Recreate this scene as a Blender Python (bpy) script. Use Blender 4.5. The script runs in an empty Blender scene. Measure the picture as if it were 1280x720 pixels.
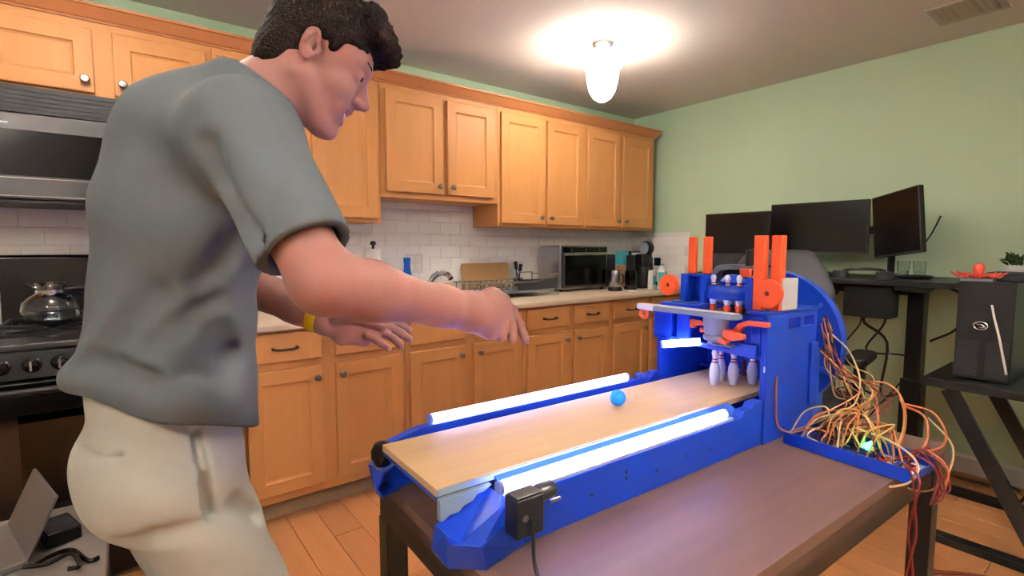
import bpy, bmesh, math, random
import numpy as np
from mathutils import Vector, Matrix
S = bpy.context.scene
COL = S.collection
random.seed(7)
# ------------------------------------------------------------------ camera
FPX = 637.76; PITCH = .0796; YAW = .6551
CAM = np.array([0, -2.9778, 1.2366])
FW = np.array([math.sin(YAW)*math.cos(PITCH), math.cos(YAW)*math.cos(PITCH), -math.sin(PITCH)])
RT = np.array([math.cos(YAW), -math.sin(YAW), 0.]); UP = np.cross(RT, FW)
cd = bpy.data.cameras.new('camera'); cam = bpy.data.objects.new('camera', cd); COL.objects.link(cam)
cd.sensor_width = 36; cd.lens = FPX/1280*36; cd.clip_start = .02
cam.matrix_world = Matrix(((RT[0], UP[0], -FW[0], CAM[0]), (RT[1], UP[1], -FW[1], CAM[1]), (RT[2], UP[2], -FW[2], CAM[2]), (0, 0, 0, 1)))
S.camera = cam
# ------------------------------------------------------------------ world, exposure
w = bpy.data.worlds.new('world'); S.world = w; w.use_nodes = True
w.node_tree.nodes['Background'].inputs[0].default_value = (.5, .5, .5, 1)
w.node_tree.nodes['Background'].inputs[1].default_value = .02
S.view_settings.view_transform = 'Standard'; S.view_settings.look = 'None'
S.view_settings.exposure = 1.9; S.view_settings.gamma = 1; S.view_settings.use_curve_mapping = False
LAMP_W = 9.0; LAMP_COL = (1, .96, .91)      # warm ceiling lamps
LAMP_SPOTS = [(2.17, -.975), (-.12, -1.2), (1.3, -3.5), (-.9, -3.3)]  # last two are added behind the camera as fill
LED_COL = (.30, .34, 1.0); LED_STR = 8.5
CEIL = 2.356; XR = 3.64; XL = -2.2; YN = -5.2
# ------------------------------------------------------------------ helpers
def at(u, v, c):                      # pixel + depth -> world point
    return CAM + c*(FW + RT*(u-640)/FPX - UP*(v-360)/FPX)
def aty(u, v, y):
    d = FW + RT*(u-640)/FPX - UP*(v-360)/FPX; return CAM + d*(y-CAM[1])/d[1]
def atx(u, v, x):
    d = FW + RT*(u-640)/FPX - UP*(v-360)/FPX; return CAM + d*(x-CAM[0])/d[0]
def lin(h):
    h = h.lstrip('#'); r = [int(h[i:i+2], 16)/255 for i in (0, 2, 4)]
    return tuple(c/12.92 if c <= .04045 else ((c+.055)/1.055)**2.4 for c in r)
MATS = {}
def mat(name, col, rough=.5, metal=0, var=.08, scale=(8, 8, 8), bump=0, bscale=60, spec=.5, emit=None, estr=0, trans=0, ior=1.45, sss=0, rnd=0, coat=0, detail=4):
    """procedural principled material: base colour varied by noise, optional bump"""
    if name in MATS: return MATS[name]
    m = bpy.data.materials.new(name); m.use_nodes = True; nt = m.node_tree; n = nt.nodes; l = nt.links
    b = n['Principled BSDF']; c = lin(col) if isinstance(col, str) else col
    b.inputs['Roughness'].default_value = rough; b.inputs['Metallic'].default_value = metal
    b.inputs['Specular IOR Level'].default_value = spec; b.inputs['IOR'].default_value = ior
    b.inputs['Transmission Weight'].default_value = trans; b.inputs['Coat Weight'].default_value = coat
    if sss:
        b.inputs['Subsurface Weight'].default_value = sss; b.inputs['Subsurface Radius'].default_value = (1, .35, .2); b.inputs['Subsurface Scale'].default_value = .008
    if emit:
        b.inputs['Emission Color'].default_value = (*emit, 1); b.inputs['Emission Strength'].default_value = estr
    tc = n.new('ShaderNodeTexCoord'); mp = n.new('ShaderNodeMapping'); mp.inputs['Scale'].default_value = scale
    l.new(tc.outputs['Object'], mp.inputs['Vector'])
    no = n.new('ShaderNodeTexNoise'); no.inputs['Scale'].default_value = 1; no.inputs['Detail'].default_value = detail
    l.new(mp.outputs[0], no.inputs['Vector'])
    mx = n.new('ShaderNodeMix'); mx.data_type = 'RGBA'
    lo = [max(0, x*(1-var)) for x in c]; hi = [min(1, x*(1+var)) for x in c]
    mx.inputs['A'].default_value = (*lo, 1); mx.inputs['B'].default_value = (*hi, 1)
    l.new(no.outputs['Fac'], mx.inputs['Factor']); out = mx.outputs['Result']
    if rnd:
        oi = n.new('ShaderNodeObjectInfo'); hs = n.new('ShaderNodeHueSaturation'); mr = n.new('ShaderNodeMapRange')
        mr.inputs['To Min'].default_value = 1-rnd; mr.inputs['To Max'].default_value = 1+rnd
        l.new(oi.outputs['Random'], mr.inputs['Value']); l.new(mr.outputs[0], hs.inputs['Value']); l.new(out, hs.inputs['Color']); out = hs.outputs[0]
    l.new(out, b.inputs['Base Color'])
    if bump:
        n2 = n.new('ShaderNodeTexNoise'); n2.inputs['Scale'].default_value = bscale; l.new(tc.outputs['Object'], n2.inputs['Vector'])
        bp = n.new('ShaderNodeBump'); bp.inputs['Strength'].default_value = bump; bp.inputs['Distance'].default_value = .004
        l.new(n2.outputs['Fac'], bp.inputs['Height']); l.new(bp.outputs[0], b.inputs['Normal'])
    MATS[name] = m; return m
class MB:
    def __init__(s): s.v = []; s.f = []
    def add(s, vs, fs):
        o = len(s.v); s.v += [tuple(float(c) for c in p) for p in vs]; s.f += [tuple(i+o for i in f) for f in fs]; return s
    def box(s, x0, x1, y0, y1, z0, z1):
        return s.add([(x0, y0, z0), (x1, y0, z0), (x1, y1, z0), (x0, y1, z0), (x0, y0, z1), (x1, y0, z1), (x1, y1, z1), (x0, y1, z1)],
                     [(0, 3, 2, 1), (4, 5, 6, 7), (0, 1, 5, 4), (1, 2, 6, 5), (2, 3, 7, 6), (3, 0, 4, 7)])
    def hexa(s, p):                     # 8 corners in box order
        return s.add(p, [(0, 3, 2, 1), (4, 5, 6, 7), (0, 1, 5, 4), (1, 2, 6, 5), (2, 3, 7, 6), (3, 0, 4, 7)])
    def bar(s, a, b, w, h, up=(0, 0, 1)):
        a = np.array(a, float); b = np.array(b, float); d = b-a; d /= np.linalg.norm(d)
        x = np.cross(d, up)
        if np.linalg.norm(x) < 1e-4: x = np.cross(d, (1, 0, 0))
        x /= np.linalg.norm(x); y = np.cross(x, d); x = x*w/2; y = y*h/2
        return s.hexa([a-x-y, a+x-y, b+x-y, b-x-y, a-x+y, a+x+y, b+x+y, b-x+y])
    def prism(s, pts, axis, a, b):      # closed 2-D outline extruded along axis; pts in the two other axes (cyclic order)
        n = len(pts)
        def m(p, h): return {0: (h, p[0], p[1]), 1: (p[0], h, p[1]), 2: (p[0], p[1], h)}[axis]
        return s.add([m(p, a) for p in pts]+[m(p, b) for p in pts], [tuple(range(n))[::-1], tuple(range(n, 2*n))]+[(i, (i+1) % n, n+(i+1) % n, n+i) for i in range(n)])
    def tube(s, path, r, n=8, cap=True):
        P = [np.array(p, float) for p in path]; m = len(P); R = r if hasattr(r, '__len__') else [r]*m
        vs = []; prev = None
        for i in range(m):
            d = P[min(i+1, m-1)]-P[max(i-1, 0)]; d = d/(np.linalg.norm(d)+1e-12)
            if prev is None:
                x = np.cross(d, (0, 0, 1))
                if np.linalg.norm(x) < 1e-3: x = np.cross(d, (1, 0, 0))
            else: x = prev-d*(prev@d)
            x = x/(np.linalg.norm(x)+1e-12); prev = x; y = np.cross(d, x)
            for k in range(n):
                t = 2*math.pi*k/n; vs.append(P[i]+R[i]*(x*math.cos(t)+y*math.sin(t)))
        fs = [(i*n+k, i*n+(k+1) % n, (i+1)*n+(k+1) % n, (i+1)*n+k) for i in range(m-1) for k in range(n)]
        if cap: fs += [tuple(range(n))[::-1], tuple(range((m-1)*n, m*n))]
        return s.add(vs, fs)
    def lathe(s, prof, n=24, c=(0, 0, 0), axis=2, cap=True):   # prof: (radius, height)
        vs = []
        for r, h in prof:
            for k in range(n):
                t = 2*math.pi*k/n; a, b = r*math.cos(t), r*math.sin(t)
                p = {2: (a, b, h), 0: (h, a, b), 1: (b, h, a)}[axis]; vs.append((p[0]+c[0], p[1]+c[1], p[2]+c[2]))
        m = len(prof)
        fs = [(i*n+k, i*n+(k+1) % n, (i+1)*n+(k+1) % n, (i+1)*n+k) for i in range(m-1) for k in range(n)]
        if cap: fs += [tuple(range(n))[::-1], tuple(range((m-1)*n, m*n))]
        return s.add(vs, fs)
    def mesh(s, name, m, smooth=False):
        me = bpy.data.meshes.new(name); me.from_pydata(s.v, [], s.f); me.materials.append(m)
        bm = bmesh.new(); bm.from_mesh(me); bmesh.ops.recalc_face_normals(bm, faces=bm.faces); bm.to_mesh(me); bm.free()
        if smooth: me.shade_smooth()
        return me
    def build(s, name, m, parent=None, smooth=False, bevel=0, seg=2, loc=None):
        o = bpy.data.objects.new(name, s.mesh(name, m, smooth)); COL.objects.link(o)
        if parent: o.parent = parent
        if loc is not None: o.location = loc
        if bevel:
            b = o.modifiers.new('bevel', 'BEVEL'); b.width = bevel; b.segments = seg; b.limit_method = 'ANGLE'; b.angle_limit = .6
            o.data.shade_smooth(); 
            wn = o.modifiers.new('wn', 'WEIGHTED_NORMAL'); wn.keep_sharp = True
        elif smooth:
            bm = bmesh.new(); bm.from_mesh(o.data)
            for e in bm.edges:
                if len(e.link_faces) == 2 and e.calc_face_angle(0) > .75: e.smooth = False
            bm.to_mesh(o.data); bm.free()
        return o
def tag(o, label=None, cat=None, group=None, kind=None):
    if label: o['label'] = label
    if cat: o['category'] = cat
    if group: o['group'] = group
    if kind: o['kind'] = kind
    return o
def thing(name, label, cat, loc=(0, 0, 0), rz=0, group=None):
    o = bpy.data.objects.new(name, None); COL.objects.link(o); o.location = [float(c) for c in loc]; o.rotation_euler = (0, 0, rz); o.empty_display_size = .05
    return tag(o, label, cat, group)
def struct(o): o['kind'] = 'structure'; return o
def inst(o, parent, loc=None, rot=None, name=None):
    c = o.copy(); COL.objects.link(c); c.parent = parent
    if loc is not None: c.location = [float(x) for x in loc]
    if rot is not None: c.rotation_euler = rot
    return c
def dup(root, loc, rz=0, label=None):
    r = root.copy(); COL.objects.link(r); r.location = [float(c) for c in loc]; r.rotation_euler = (0, 0, rz)
    if label: r['label'] = label
    for ch in list(root.children):
        c = ch.copy(); COL.objects.link(c); c.parent = r
        for g in list(ch.children):
            d = g.copy(); COL.objects.link(d); d.parent = c
    return r
def spline(P, n=8):                     # Catmull-Rom through points
    P = [np.array(p, float) for p in P]; P = [2*P[0]-P[1]]+P+[2*P[-1]-P[-2]]; out = []
    for i in range(1, len(P)-2):
        a, b, c, d = P[i-1:i+3]
        for k in range(n):
            t = k/n; out.append(.5*((2*b)+(c-a)*t+(2*a-5*b+4*c-d)*t*t+(3*b-a-3*c+d)*t**3))
    out.append(P[-2]); return out
def rrect(x0, x1, y0, y1, r, n=4):
    o = []
    for cx, cy, a0 in ((x1-r, y1-r, 0), (x0+r, y1-r, 90), (x0+r, y0+r, 180), (x1-r, y0+r, 270)):
        for k in range(n+1):
            t = math.radians(a0+90*k/n); o.append((cx+r*math.cos(t), cy+r*math.sin(t)))
    return o
# ------------------------------------------------------------------ materials
mat('wall_green', '#bfd8b6', .75, var=.03, scale=(1.5, 1.5, 1.5), bump=.06, bscale=220)
mat('wall_plain', '#c4bdb0', .8, var=.03)
mat('ceiling', '#dcd6d3', .85, var=.02, bump=.05, bscale=200)
mat('maple', '#c68c54', .45, var=.10, scale=(26, 26, 2.2), rnd=.035, detail=6, spec=.3)
mat('maple_dark', '#b9784a', .45, var=.08, scale=(26, 26, 2.2))
mat('floor_wood', '#cf8f5c', .38, var=.14, scale=(34, 2.2, 30), rnd=.09, detail=6)
mat('floor_base', '#5a3820', .8)
mat('counter', '#cdbba4', .42, var=.10, scale=(160, 160, 160))
mat('toe', '#8b7458', .7)
mat('tile', '#f4f2ee', .12, var=.03, scale=(3, 3, 3), bump=.22, bscale=16, rnd=.02)
mat('grout', '#e2dfda', .9)
mat('white_paint', '#d8d6d0', .5)
mat('pewter', '#8c8580', .32, metal=1, var=.12)
mat('bronze', '#4a3a2e', .38, metal=.8, var=.1)
mat('black_gloss', '#08080a', .14, var=.1)
mat('black_plastic', '#0d0d0f', .45, var=.1)
mat('black_metal', '#121214', .42, metal=.3, var=.1)
mat('charcoal', '#2c2d30', .6, var=.1, bump=.1, bscale=300)
mat('dark_steel', '#4b4a4a', .35, metal=.6, var=.08, scale=(2, 90, 2))
mat('steel', '#b8b8ba', .26, metal=1, var=.06)
mat('chrome', '#d8d8dc', .1, metal=1, var=.03)
mat('screen', '#0b0a0c', .22, var=.05)
def glass(name, col, rough=0.0, ior=1.45):
    return mat(name, col, rough, trans=1, ior=ior, var=0)
glass('glass', '#f4f8f8')
glass('smoke_glass', '#3a3a3c')
mat('lamp_glass', (1, .9, .75), .3, emit=(1, .95, .88), estr=11, var=.02)
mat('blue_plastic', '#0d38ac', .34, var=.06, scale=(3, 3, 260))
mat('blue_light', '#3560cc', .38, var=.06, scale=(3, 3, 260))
mat('orange_plastic', '#f2602e', .42, var=.05, scale=(3, 3, 260))
mat('grey_plastic', '#7d8490', .45, var=.06, scale=(3, 3, 260))
mat('pale_plastic', '#c9cdd2', .45, var=.05)
mat('bracket_grey', '#8fa3ad', .5, var=.05)
mat('lane_wood', '#cdab7a', .6, var=.10, scale=(2.5, 45, 40), detail=6)
mat('table_wood', '#5c443b', .5, var=.22, scale=(3, 40, 30), detail=6)
mat('table_edge', '#3b2c27', .5, var=.1)
mat('brown_board', '#5a4334', .6, var=.12, scale=(20, 20, 3))
mat('led', (1, 1, 1), .4, emit=LED_COL, estr=LED_STR, var=0)
mat('cap', '#8fa6f0', .4, var=.03)
mat('pin_white', '#ece8ea', .3, var=.02)
mat('pin_red', '#a8201e', .4)
mat('ball_blue', '#1f8fe0', .25, var=.05)
mat('shirt', '#51575a', .9, var=.07, scale=(60, 60, 60), bump=.06, bscale=700, spec=.2)
mat('khaki', '#bcbeb4', .9, var=.06, scale=(40, 40, 40), bump=.1, bscale=600, spec=.2)
mat('skin', '#9f7268', .5, var=.07, scale=(22, 22, 22), bump=.05, bscale=180, sss=.12, spec=.35)
mat('lip', '#a05a54', .45); mat('hair', '#190f0a', .75, var=.5, scale=(160, 160, 60), bump=.9, bscale=260, spec=.15)
mat('teeth', '#e6dfd4', .3); mat('eye_white', '#dcd8d2', .2); mat('iris', '#3a2a1c', .2)
mat('yellow_band', '#f0d21c', .5); mat('sneaker', '#5a5c60', .7); mat('sole', '#d6d4ce', .7)
mat('wire_orange', '#c27242', .45); mat('wire_yellow', '#c79f58', .45); mat('wire_cream', '#d9bd88', .5); mat('wire_red', '#6a1616', .45); mat('wire_brown', '#6a2f1e', .5); mat('wire_white', '#d8d8d8', .5)
mat('breadboard', '#dcdad2', .6, var=.05, bump=.4, bscale=500); mat('pcb', '#1c2550', .5); mat('pcb_red', '#9c1c1c', .5)
mat('green_led', (0, .6, .1), .4, emit=(.05, 1, .18), estr=3.5)
mat('board_wood', '#b58d5c', .5, var=.1, scale=(30, 3, 30)); mat('blue_soap', '#1560c8', .25); mat('paper', '#e4e0da', .9)
mat('teal', '#4fb6c0', .5); mat('carton_white', '#e6e6e4', .5); mat('leaf', '#2e4a22', .6); mat('grey_top', '#726a62', .55, var=.05); mat('silver', '#5e5855', .5, metal=.2)
mat('toy_red', '#e0523c', .5); mat('skin_box', '#b07a58', .7); mat('vent', '#b8aea4', .6)
M = MATS
# ------------------------------------------------------------------ room shell
fl = struct(MB().box(XL, XR, YN, 0, -.06, -.012).build('floor', M['floor_base']))
pm = MB().box(-.0615, .0615, -.598, .598, -.012, 0).build('plank', M['floor_wood'], fl, bevel=.0012, seg=1)
first = True; i = 0; x = XL+.0625
while x < XR-.02:
    y = YN - (i*.437 % 1.2)+.6
    while y-.6 < 0:
        if y+.6 > YN+.02:
            o = pm if first else inst(pm, fl)
            o.location = (min(x, XR-.0625), y, 0); first = False
            if y+.6 > -.0 or y-.6 < YN:                       # trim end planks to the room
                a = max(y-.598, YN); b = min(y+.598, -.0); o.scale.y = (b-a)/1.196; o.location.y = (a+b)/2
        y += 1.2
    x += .125; i += 1
struct(MB().box(XL, XR, YN, .0, CEIL, CEIL+.08).build('ceiling', M['ceiling']))
wb = struct(MB().box(XL, XR, 0, .08, 0, CEIL).build('wall_back', M['wall_green']))
wr = struct(MB().box(XR, XR+.08, YN, .08, 0, CEIL).build('wall_right', M['wall_green']))
struct(MB().box(XL-.08, XL, YN, .08, 0, CEIL).build('wall_left', M['wall_plain']))
struct(MB().box(XL, XR, YN-.08, YN, 0, CEIL).build('wall_front', M['wall_plain']))
struct(MB().prism([(XR, 0), (XR-.014, 0), (XR-.014, .085), (XR-.006, .1), (XR, .1)], 1, YN, -.66).build('baseboard_right', M['white_paint']))
# backsplash tiles: each a part of its wall
tw, thh = .1535, .0760
tm = MB().hexa([(-tw/2, -.003, -thh/2), (tw/2, -.003, -thh/2), (tw/2, .002, -thh/2), (-tw/2, .002, -thh/2), (-tw/2, -.003, thh/2), (tw/2, -.003, thh/2), (tw/2, .002, thh/2), (-tw/2, .002, thh/2)])
gr = MB().box(-1.0, XR, -.004, 0, .9, 1.53).build('grout', M['grout'], wb)
first = None; rng = random.Random(3)
for r in range(8):
    z = .935+.0775*r+.0385
    x = -.95+(.0775 if r % 2 else 0)
    while x < XR-.03:
        if z < 1.40 or (1.02 < x < 2.02 and z < 1.53):
            if first is None: first = tm.build('tile', M['tile'], wb, bevel=.0025, seg=2); o = first
            else: o = inst(first, wb)
            x1 = min(x+tw/2, XR-.004); o.scale.x = (x1-(x-tw/2))/tw
            o.location = ((x1+x-tw/2)/2, -.0045, z); o.rotation_euler = (rng.uniform(-.012, .012), 0, rng.uniform(-.008, .008))
        x += .155
MB().box(XR-.004, XR, -.585, 0, .9, 1.36).build('grout', M['grout'], wr)
for r in range(5):
    z = .935+.0775*r+.0385; y = -.08-(.0775 if r % 2 else 0)
    while y > -.58:
        o = inst(first, wr); a = max(y-tw/2, -.585); b = y+tw/2 if y+tw/2 < -.004 else -.004
        o.scale.x = (b-a)/tw; o.location = (XR-.0045, (a+b)/2, z); o.rotation_euler = (0, rng.uniform(-.01, .01), math.pi/2)
        y -= .155
# ------------------------------------------------------------------ ceiling lamps, two of them added for fill
def lamp(x, y, label, watt=LAMP_W):
    t = thing('ceiling_lamp', label, 'ceiling lamp', (x, y, CEIL), 0, 'ceiling lamps')
    MB().lathe([(.0, -.045), (.018, -.045), (.03, -.038), (.058, -.012), (.064, -.0), (.0, .0)], 32, cap=False).build('canopy', M['steel'], t, True)
    MB().tube([(0, 0, -.04), (0, 0, -.115)], .006, 10).build('stem', M['steel'], t, True)
    prof = [(.0, -.315), (.02, -.312), (.05, -.292), (.072, -.255), (.084, -.205), (.088, -.165), (.09, -.145), (.106, -.128), (.11, -.118), (.106, -.112)]
    prof += [(r-.004, h+.004) for r, h in prof[::-1][1:-1]]+[(0, -.309)]
    MB().lathe(prof, 40, cap=False).build('shade', M['lamp_glass'], t, True)
    MB().lathe([(.0, -.112), (.045, -.112), (.045, -.118), (.0, -.118)], 24, cap=False).build('shade_holder', M['steel'], t, True)
    for k in range(3):
        a = k*2.1+.5; MB().tube([(.03*math.cos(a), .03*math.sin(a), -.036), (.047*math.cos(a), .047*math.sin(a), -.028)], .005, 8).build('screw', M['steel'], t, True)
    ld = bpy.data.lights.new('bulb', 'POINT'); ld.energy = watt; ld.color = LAMP_COL; ld.shadow_soft_size = .05
    lo = bpy.data.objects.new('bulb', ld); COL.objects.link(lo); lo.parent = t; lo.location = (.0, 0, -.21)
    return t
lamp(*LAMP_SPOTS[0], 'lit bell-shaped glass ceiling lamp above the right cabinets')
lamp(*LAMP_SPOTS[1], 'lit glass ceiling lamp above the stove, over the top of the frame')
lamp(*LAMP_SPOTS[2], 'added glass fill lamp behind the camera, to the right', 380)  # unseen lamp, added with a strong bulb for soft fill
lamp(*LAMP_SPOTS[3], 'added glass fill lamp behind the camera, to the left', 340)  # second unseen lamp, also added only to fill the room
t = thing('ceiling_vent', 'white louvred air vent in the ceiling, top right corner', 'air vent', (3.2, -2.31, CEIL-.001))
MB().box(-.13, -.1, -.13, .13, -.012, 0).box(.1, .13, -.13, .13, -.012, 0).box(-.1, .1, -.13, -.1, -.012, 0).box(-.1, .1, .1, .13, -.012, 0).build('frame', M['vent'], t, bevel=.003)
MB().box(-.1, .1, -.1, .1, -.002, 0).build('duct_opening', M['charcoal'], t)
for k in range(7):
    MB().hexa([(-.1, -.095+k*.028, -.003), (.1, -.095+k*.028, -.003), (.1, -.085+k*.028, -.003), (-.1, -.085+k*.028, -.003), (-.1, -.08+k*.028, -.011), (.1, -.08+k*.028, -.011), (.1, -.07+k*.028, -.011), (-.1, -.07+k*.028, -.011)]).build('slat', M['vent'], t)
# ------------------------------------------------------------------ cabinets
def door_mesh(wd, ht, t=.02, rail=.058):
    m = MB(); x, z = wd/2, ht/2
    R = [(x, z, 0), (x, z, -t+.003), (x-.003, z-.003, -t), (x-rail, z-rail, -t), (x-rail-.004, z-rail-.004, -t+.006), (x-rail-.012, z-rail-.012, -t+.009)]
    vs = []
    for a, b, y in R: vs += [(-a, y, -b), (a, y, -b), (a, y, b), (-a, y, b)]
    fs = [(3, 2, 1, 0)]
    for i in range(len(R)-1):
        for k in range(4): fs.append((i*4+k, i*4+(k+1) % 4, i*4+4+(k+1) % 4, i*4+4+k))
    n = 4*(len(R)-1); fs.append((n, n+1, n+2, n+3))
    return m.add(vs, fs)
KN = None
def knob(parent, loc):
    global KN
    if KN is None:
        KN = MB().lathe([(0, 0), (.008, 0), (.0065, -.012), (.009, -.015), (.015, -.018), (.016, -.023), (.012, -.028), (0, -.029)], 20, axis=1, cap=False).build('knob', M['pewter'], parent, True); o = KN
    else: o = inst(KN, parent)
    o.location = loc; return o
PL = None
def pull(parent, loc):
    global PL
    if PL is None:
        path = spline([(-.05, 0, 0), (-.048, -.02, 0), (-.03, -.026, -.003), (0, -.024, -.004), (.03, -.026, -.003), (.048, -.02, 0), (.05, 0, 0)], 5)
        PL = MB().tube(path, [.0055 if 5 < i < 26 else .007 for i in range(len(path))], 8).build('pull', M['bronze'], parent, True); o = PL
    else: o = inst(PL, parent)
    o.location = loc; return o
def open_body(m, x0, x1, y0, y1, z1):
    return m.box(x0, x1, y0, y0+.02, 0, z1).box(x0, x0+.016, y0+.0201, y1, 0, z1).box(x1-.016, x1, y0+.0201, y1, 0, z1).box(x0+.0161, x1-.0161, y0+.0201, y1, .0, .016)
def cabinet(name, label, x0, x1, z0, z1, yf, doors, drawers=(), group=None, toe=False):
    """doors: (xa, xb, za, zb, knob dx sign or 0, knob at top?)"""
    t = thing(name, label, 'cabinet', ((x0+x1)/2, 0, z0), 0, group); cx = (x0+x1)/2
    (open_body(MB(), x0-cx+.0006, x1-cx-.0006, yf, -.012, z1-z0) if 'sink cabinet' in label else MB().box(x0-cx+.0006, x1-cx-.0006, yf, -.012, 0, z1-z0)).build('body', M['maple'], t, bevel=.0015, seg=1)
    if toe: MB().box(x0-cx+.0006, x1-cx-.0006, yf+.075, yf+.09, -z0+.001, -.0005).build('toe_kick', M['toe'], t)
    for xa, xb, za, zb, ks, top in doors:
        d = door_mesh(xb-xa, zb-za).build('door', M['maple'], t, loc=((xa+xb)/2-cx, yf-.0005, (za+zb)/2-z0))
        if ks: knob(d, (ks*((xb-xa)/2-.028), -.02, (1 if top else -1)*((zb-za)/2-(.05 if top else .045))))
    for xa, xb, za, zb, hp in drawers:
        m = MB(); x, z = (xb-xa)/2, (zb-za)/2
        R = [(x, z, 0), (x, z, -.016), (x-.006, z-.006, -.02)]; vs = []
        for a, b, y in R: vs += [(-a, y, -b), (a, y, -b), (a, y, b), (-a, y, b)]
        fs = [(3, 2, 1, 0)]+[(i*4+k, i*4+(k+1) % 4, i*4+4+(k+1) % 4, i*4+4+k) for i in range(2) for k in range(4)]+[(8, 9, 10, 11)]
        d = m.add(vs, fs).build('drawer_front', M['maple'], t, loc=((xa+xb)/2-cx, yf-.0005, (za+zb)/2-z0))
        if hp: pull(d, (0, -.02, 0))
    return t
UZ0, UZ1 = 1.372, 2.125; UY = -.305; DB, DT = 1.392, 2.092
G = 'maple wall cabinets'
cabinet('wall_cabinet', 'short maple wall cabinet above the microwave', -.395, .367, 1.823, UZ1, UY, [(-.37, -.045, 1.846, DT, 1, False), (.017, .342, 1.846, DT, -1, False)], group=G)
cabinet('wall_cabinet', 'tall maple wall cabinet behind the man, left of the sink', .367, 1.149, UZ0, UZ1, UY, [(.39, .737, DB, DT, 1, False), (.785, 1.127, DB, DT, -1, False)], group=G)
cabinet('wall_cabinet', 'shorter maple wall cabinet above the sink with two shining doors', 1.149, 1.937, 1.513, UZ1, UY, [(1.178, 1.53, 1.545, DT, 1, False), (1.562, 1.897, 1.545, DT, -1, False)], group=G)
cabinet('wall_cabinet', 'tall maple wall cabinet above the dish rack and toaster oven', 1.937, 2.72, UZ0, UZ1, UY, [(1.957, 2.316, DB, DT, 1, False), (2.346, 2.695, DB, DT, -1, False)], group=G)
cabinet('wall_cabinet', 'rightmost maple wall cabinet, next to the green wall', 2.72, 3.527, UZ0, UZ1, UY, [(2.736, 3.095, DB, DT, 1, False), (3.129, 3.49, DB, DT, -1, False)], group=G)
cabinet('wall_cabinet', 'maple wall cabinet left of the microwave, outside the frame', -1.16, -.395, UZ0, UZ1, UY, [(-1.14, -.8, DB, DT, 1, False), (-.76, -.42, DB, DT, -1, False)], group=G)
cr = MB(); pf = [(-.30, 2.1255), (-.310, 2.1255), (-.312, 2.132), (-.318, 2.136), (-.345, 2.172), (-.352, 2.174), (-.352, 2.184), (-.30, 2.184)]
ex = lambda y: 3.5275+(-.305-y if y < -.305 else 0)
n = len(pf); cr.add([(-1.16, y, z) for y, z in pf]+[(ex(y), y, z) for y, z in pf]+[(ex(y), -.014, z) for y, z in pf],
    [tuple(range(n))]+[(i, (i+1) % n, n+(i+1) % n, n+i) for i in range(n)]+[(n+i, n+(i+1) % n, 2*n+(i+1) % n, 2*n+i) for i in range(n)]+[tuple(range(2*n, 3*n))])
struct(cr.build('trim_1', M['maple_dark']))
BZ0, BZ1, BY = .105, .875, -.61
G = 'maple base cabinets'; dz = (.145, .70); wz = (.735, .862)
cabinet('base_cabinet', 'maple base cabinet with two doors, directly right of the man', .371, 1.128, BZ0, BZ1, BY, [(.395, .7126, *dz, 1, True), (.7735, 1.1046, *dz, -1, True)], [(.395, .7126, *wz, 1), (.7735, 1.1046, *wz, 1)], G, True)
cabinet('base_cabinet', 'maple sink cabinet with plain panels above its doors', 1.128, 1.898, BZ0, BZ1, BY, [(1.1525, 1.4805, *dz, 1, True), (1.5423, 1.8689, *dz, -1, True)], [(1.1525, 1.4805, *wz, 0), (1.5423, 1.8689, *wz, 0)], G, True)
cabinet('base_cabinet', 'maple base cabinet below the dish rack and toaster oven', 1.898, 2.672, BZ0, BZ1, BY, [(1.9267, 2.2691, *dz, 1, True), (2.3164, 2.6434, *dz, -1, True)], [(1.9267, 2.2691, *wz, 1), (2.3164, 2.6434, *wz, 1)], G, True)
cabinet('base_cabinet', 'rightmost maple base cabinet, behind the blue bowling machine', 2.672, 3.60, BZ0, BZ1, BY, [(2.7003, 3.0581, *dz, 1, True), (3.105, 3.46, *dz, -1, True)], [(2.7003, 3.0581, *wz, 1), (3.105, 3.46, *wz, 1)], G, True)
cabinet('base_cabinet', 'maple base cabinet left of the stove, outside the frame', -1.16, -.40, BZ0, BZ1, BY, [(-1.13, -.79, *dz, 1, True), (-.75, -.42, *dz, -1, True)], [(-1.13, -.79, *wz, 1), (-.75, -.42, *wz, 1)], G, True)
# countertop with a hole for the sink
def ctop(m, x0, x1, yb=-.012, yf=-.648):
    z0, z1 = .8765, .914; e = [(yb, z0), (yf+.004, z0), (yf, z0+.005), (yf, z1-.014), (yf+.004, z1-.005), (yf+.014, z1), (yb, z1)]
    return m.prism(e, 0, x0, x1)
SX0, SX1, SY0, SY1 = 1.19, 1.75, -.53, -.13
t = thing('countertop', 'speckled beige laminate countertop with rolled edge and sink cut-out', 'countertop', (0, 0, 0))
m = MB(); ctop(m, .371, SX0); ctop(m, SX1, 3.632); ctop(m, SX0, SX1, SY0+.0, -.648); m.box(SX0, SX1, SY1, -.012, .8765, .914)
m.build('worktop', M['counter'], t)
MB().box(.371, 3.632, -.035, -.012, .9145, 1.005).build('upstand', M['counter'], t, bevel=.004)
t2 = thing('countertop', 'beige laminate countertop left of the stove', 'countertop', (0, 0, 0)); m = MB(); ctop(m, -1.16, -.40); m.build('worktop', M['counter'], t2)
t = thing('kitchen_sink', 'stainless steel sink set into the counter behind the arm', 'sink', (1.47, -.33, .9145))
m = MB(); a, b = .272, .19
for x0, x1, y0, y1 in ((-a-.02, a+.02, b-.005, b+.02), (-a-.02, a+.02, -b-.02, -b+.005), (-a-.02, -a+.005, -b, b), (a-.005, a+.02, -b, b)): m.box(x0, x1, y0, y1, 0, .004)
m.build('rim', M['steel'], t, bevel=.002)
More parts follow.
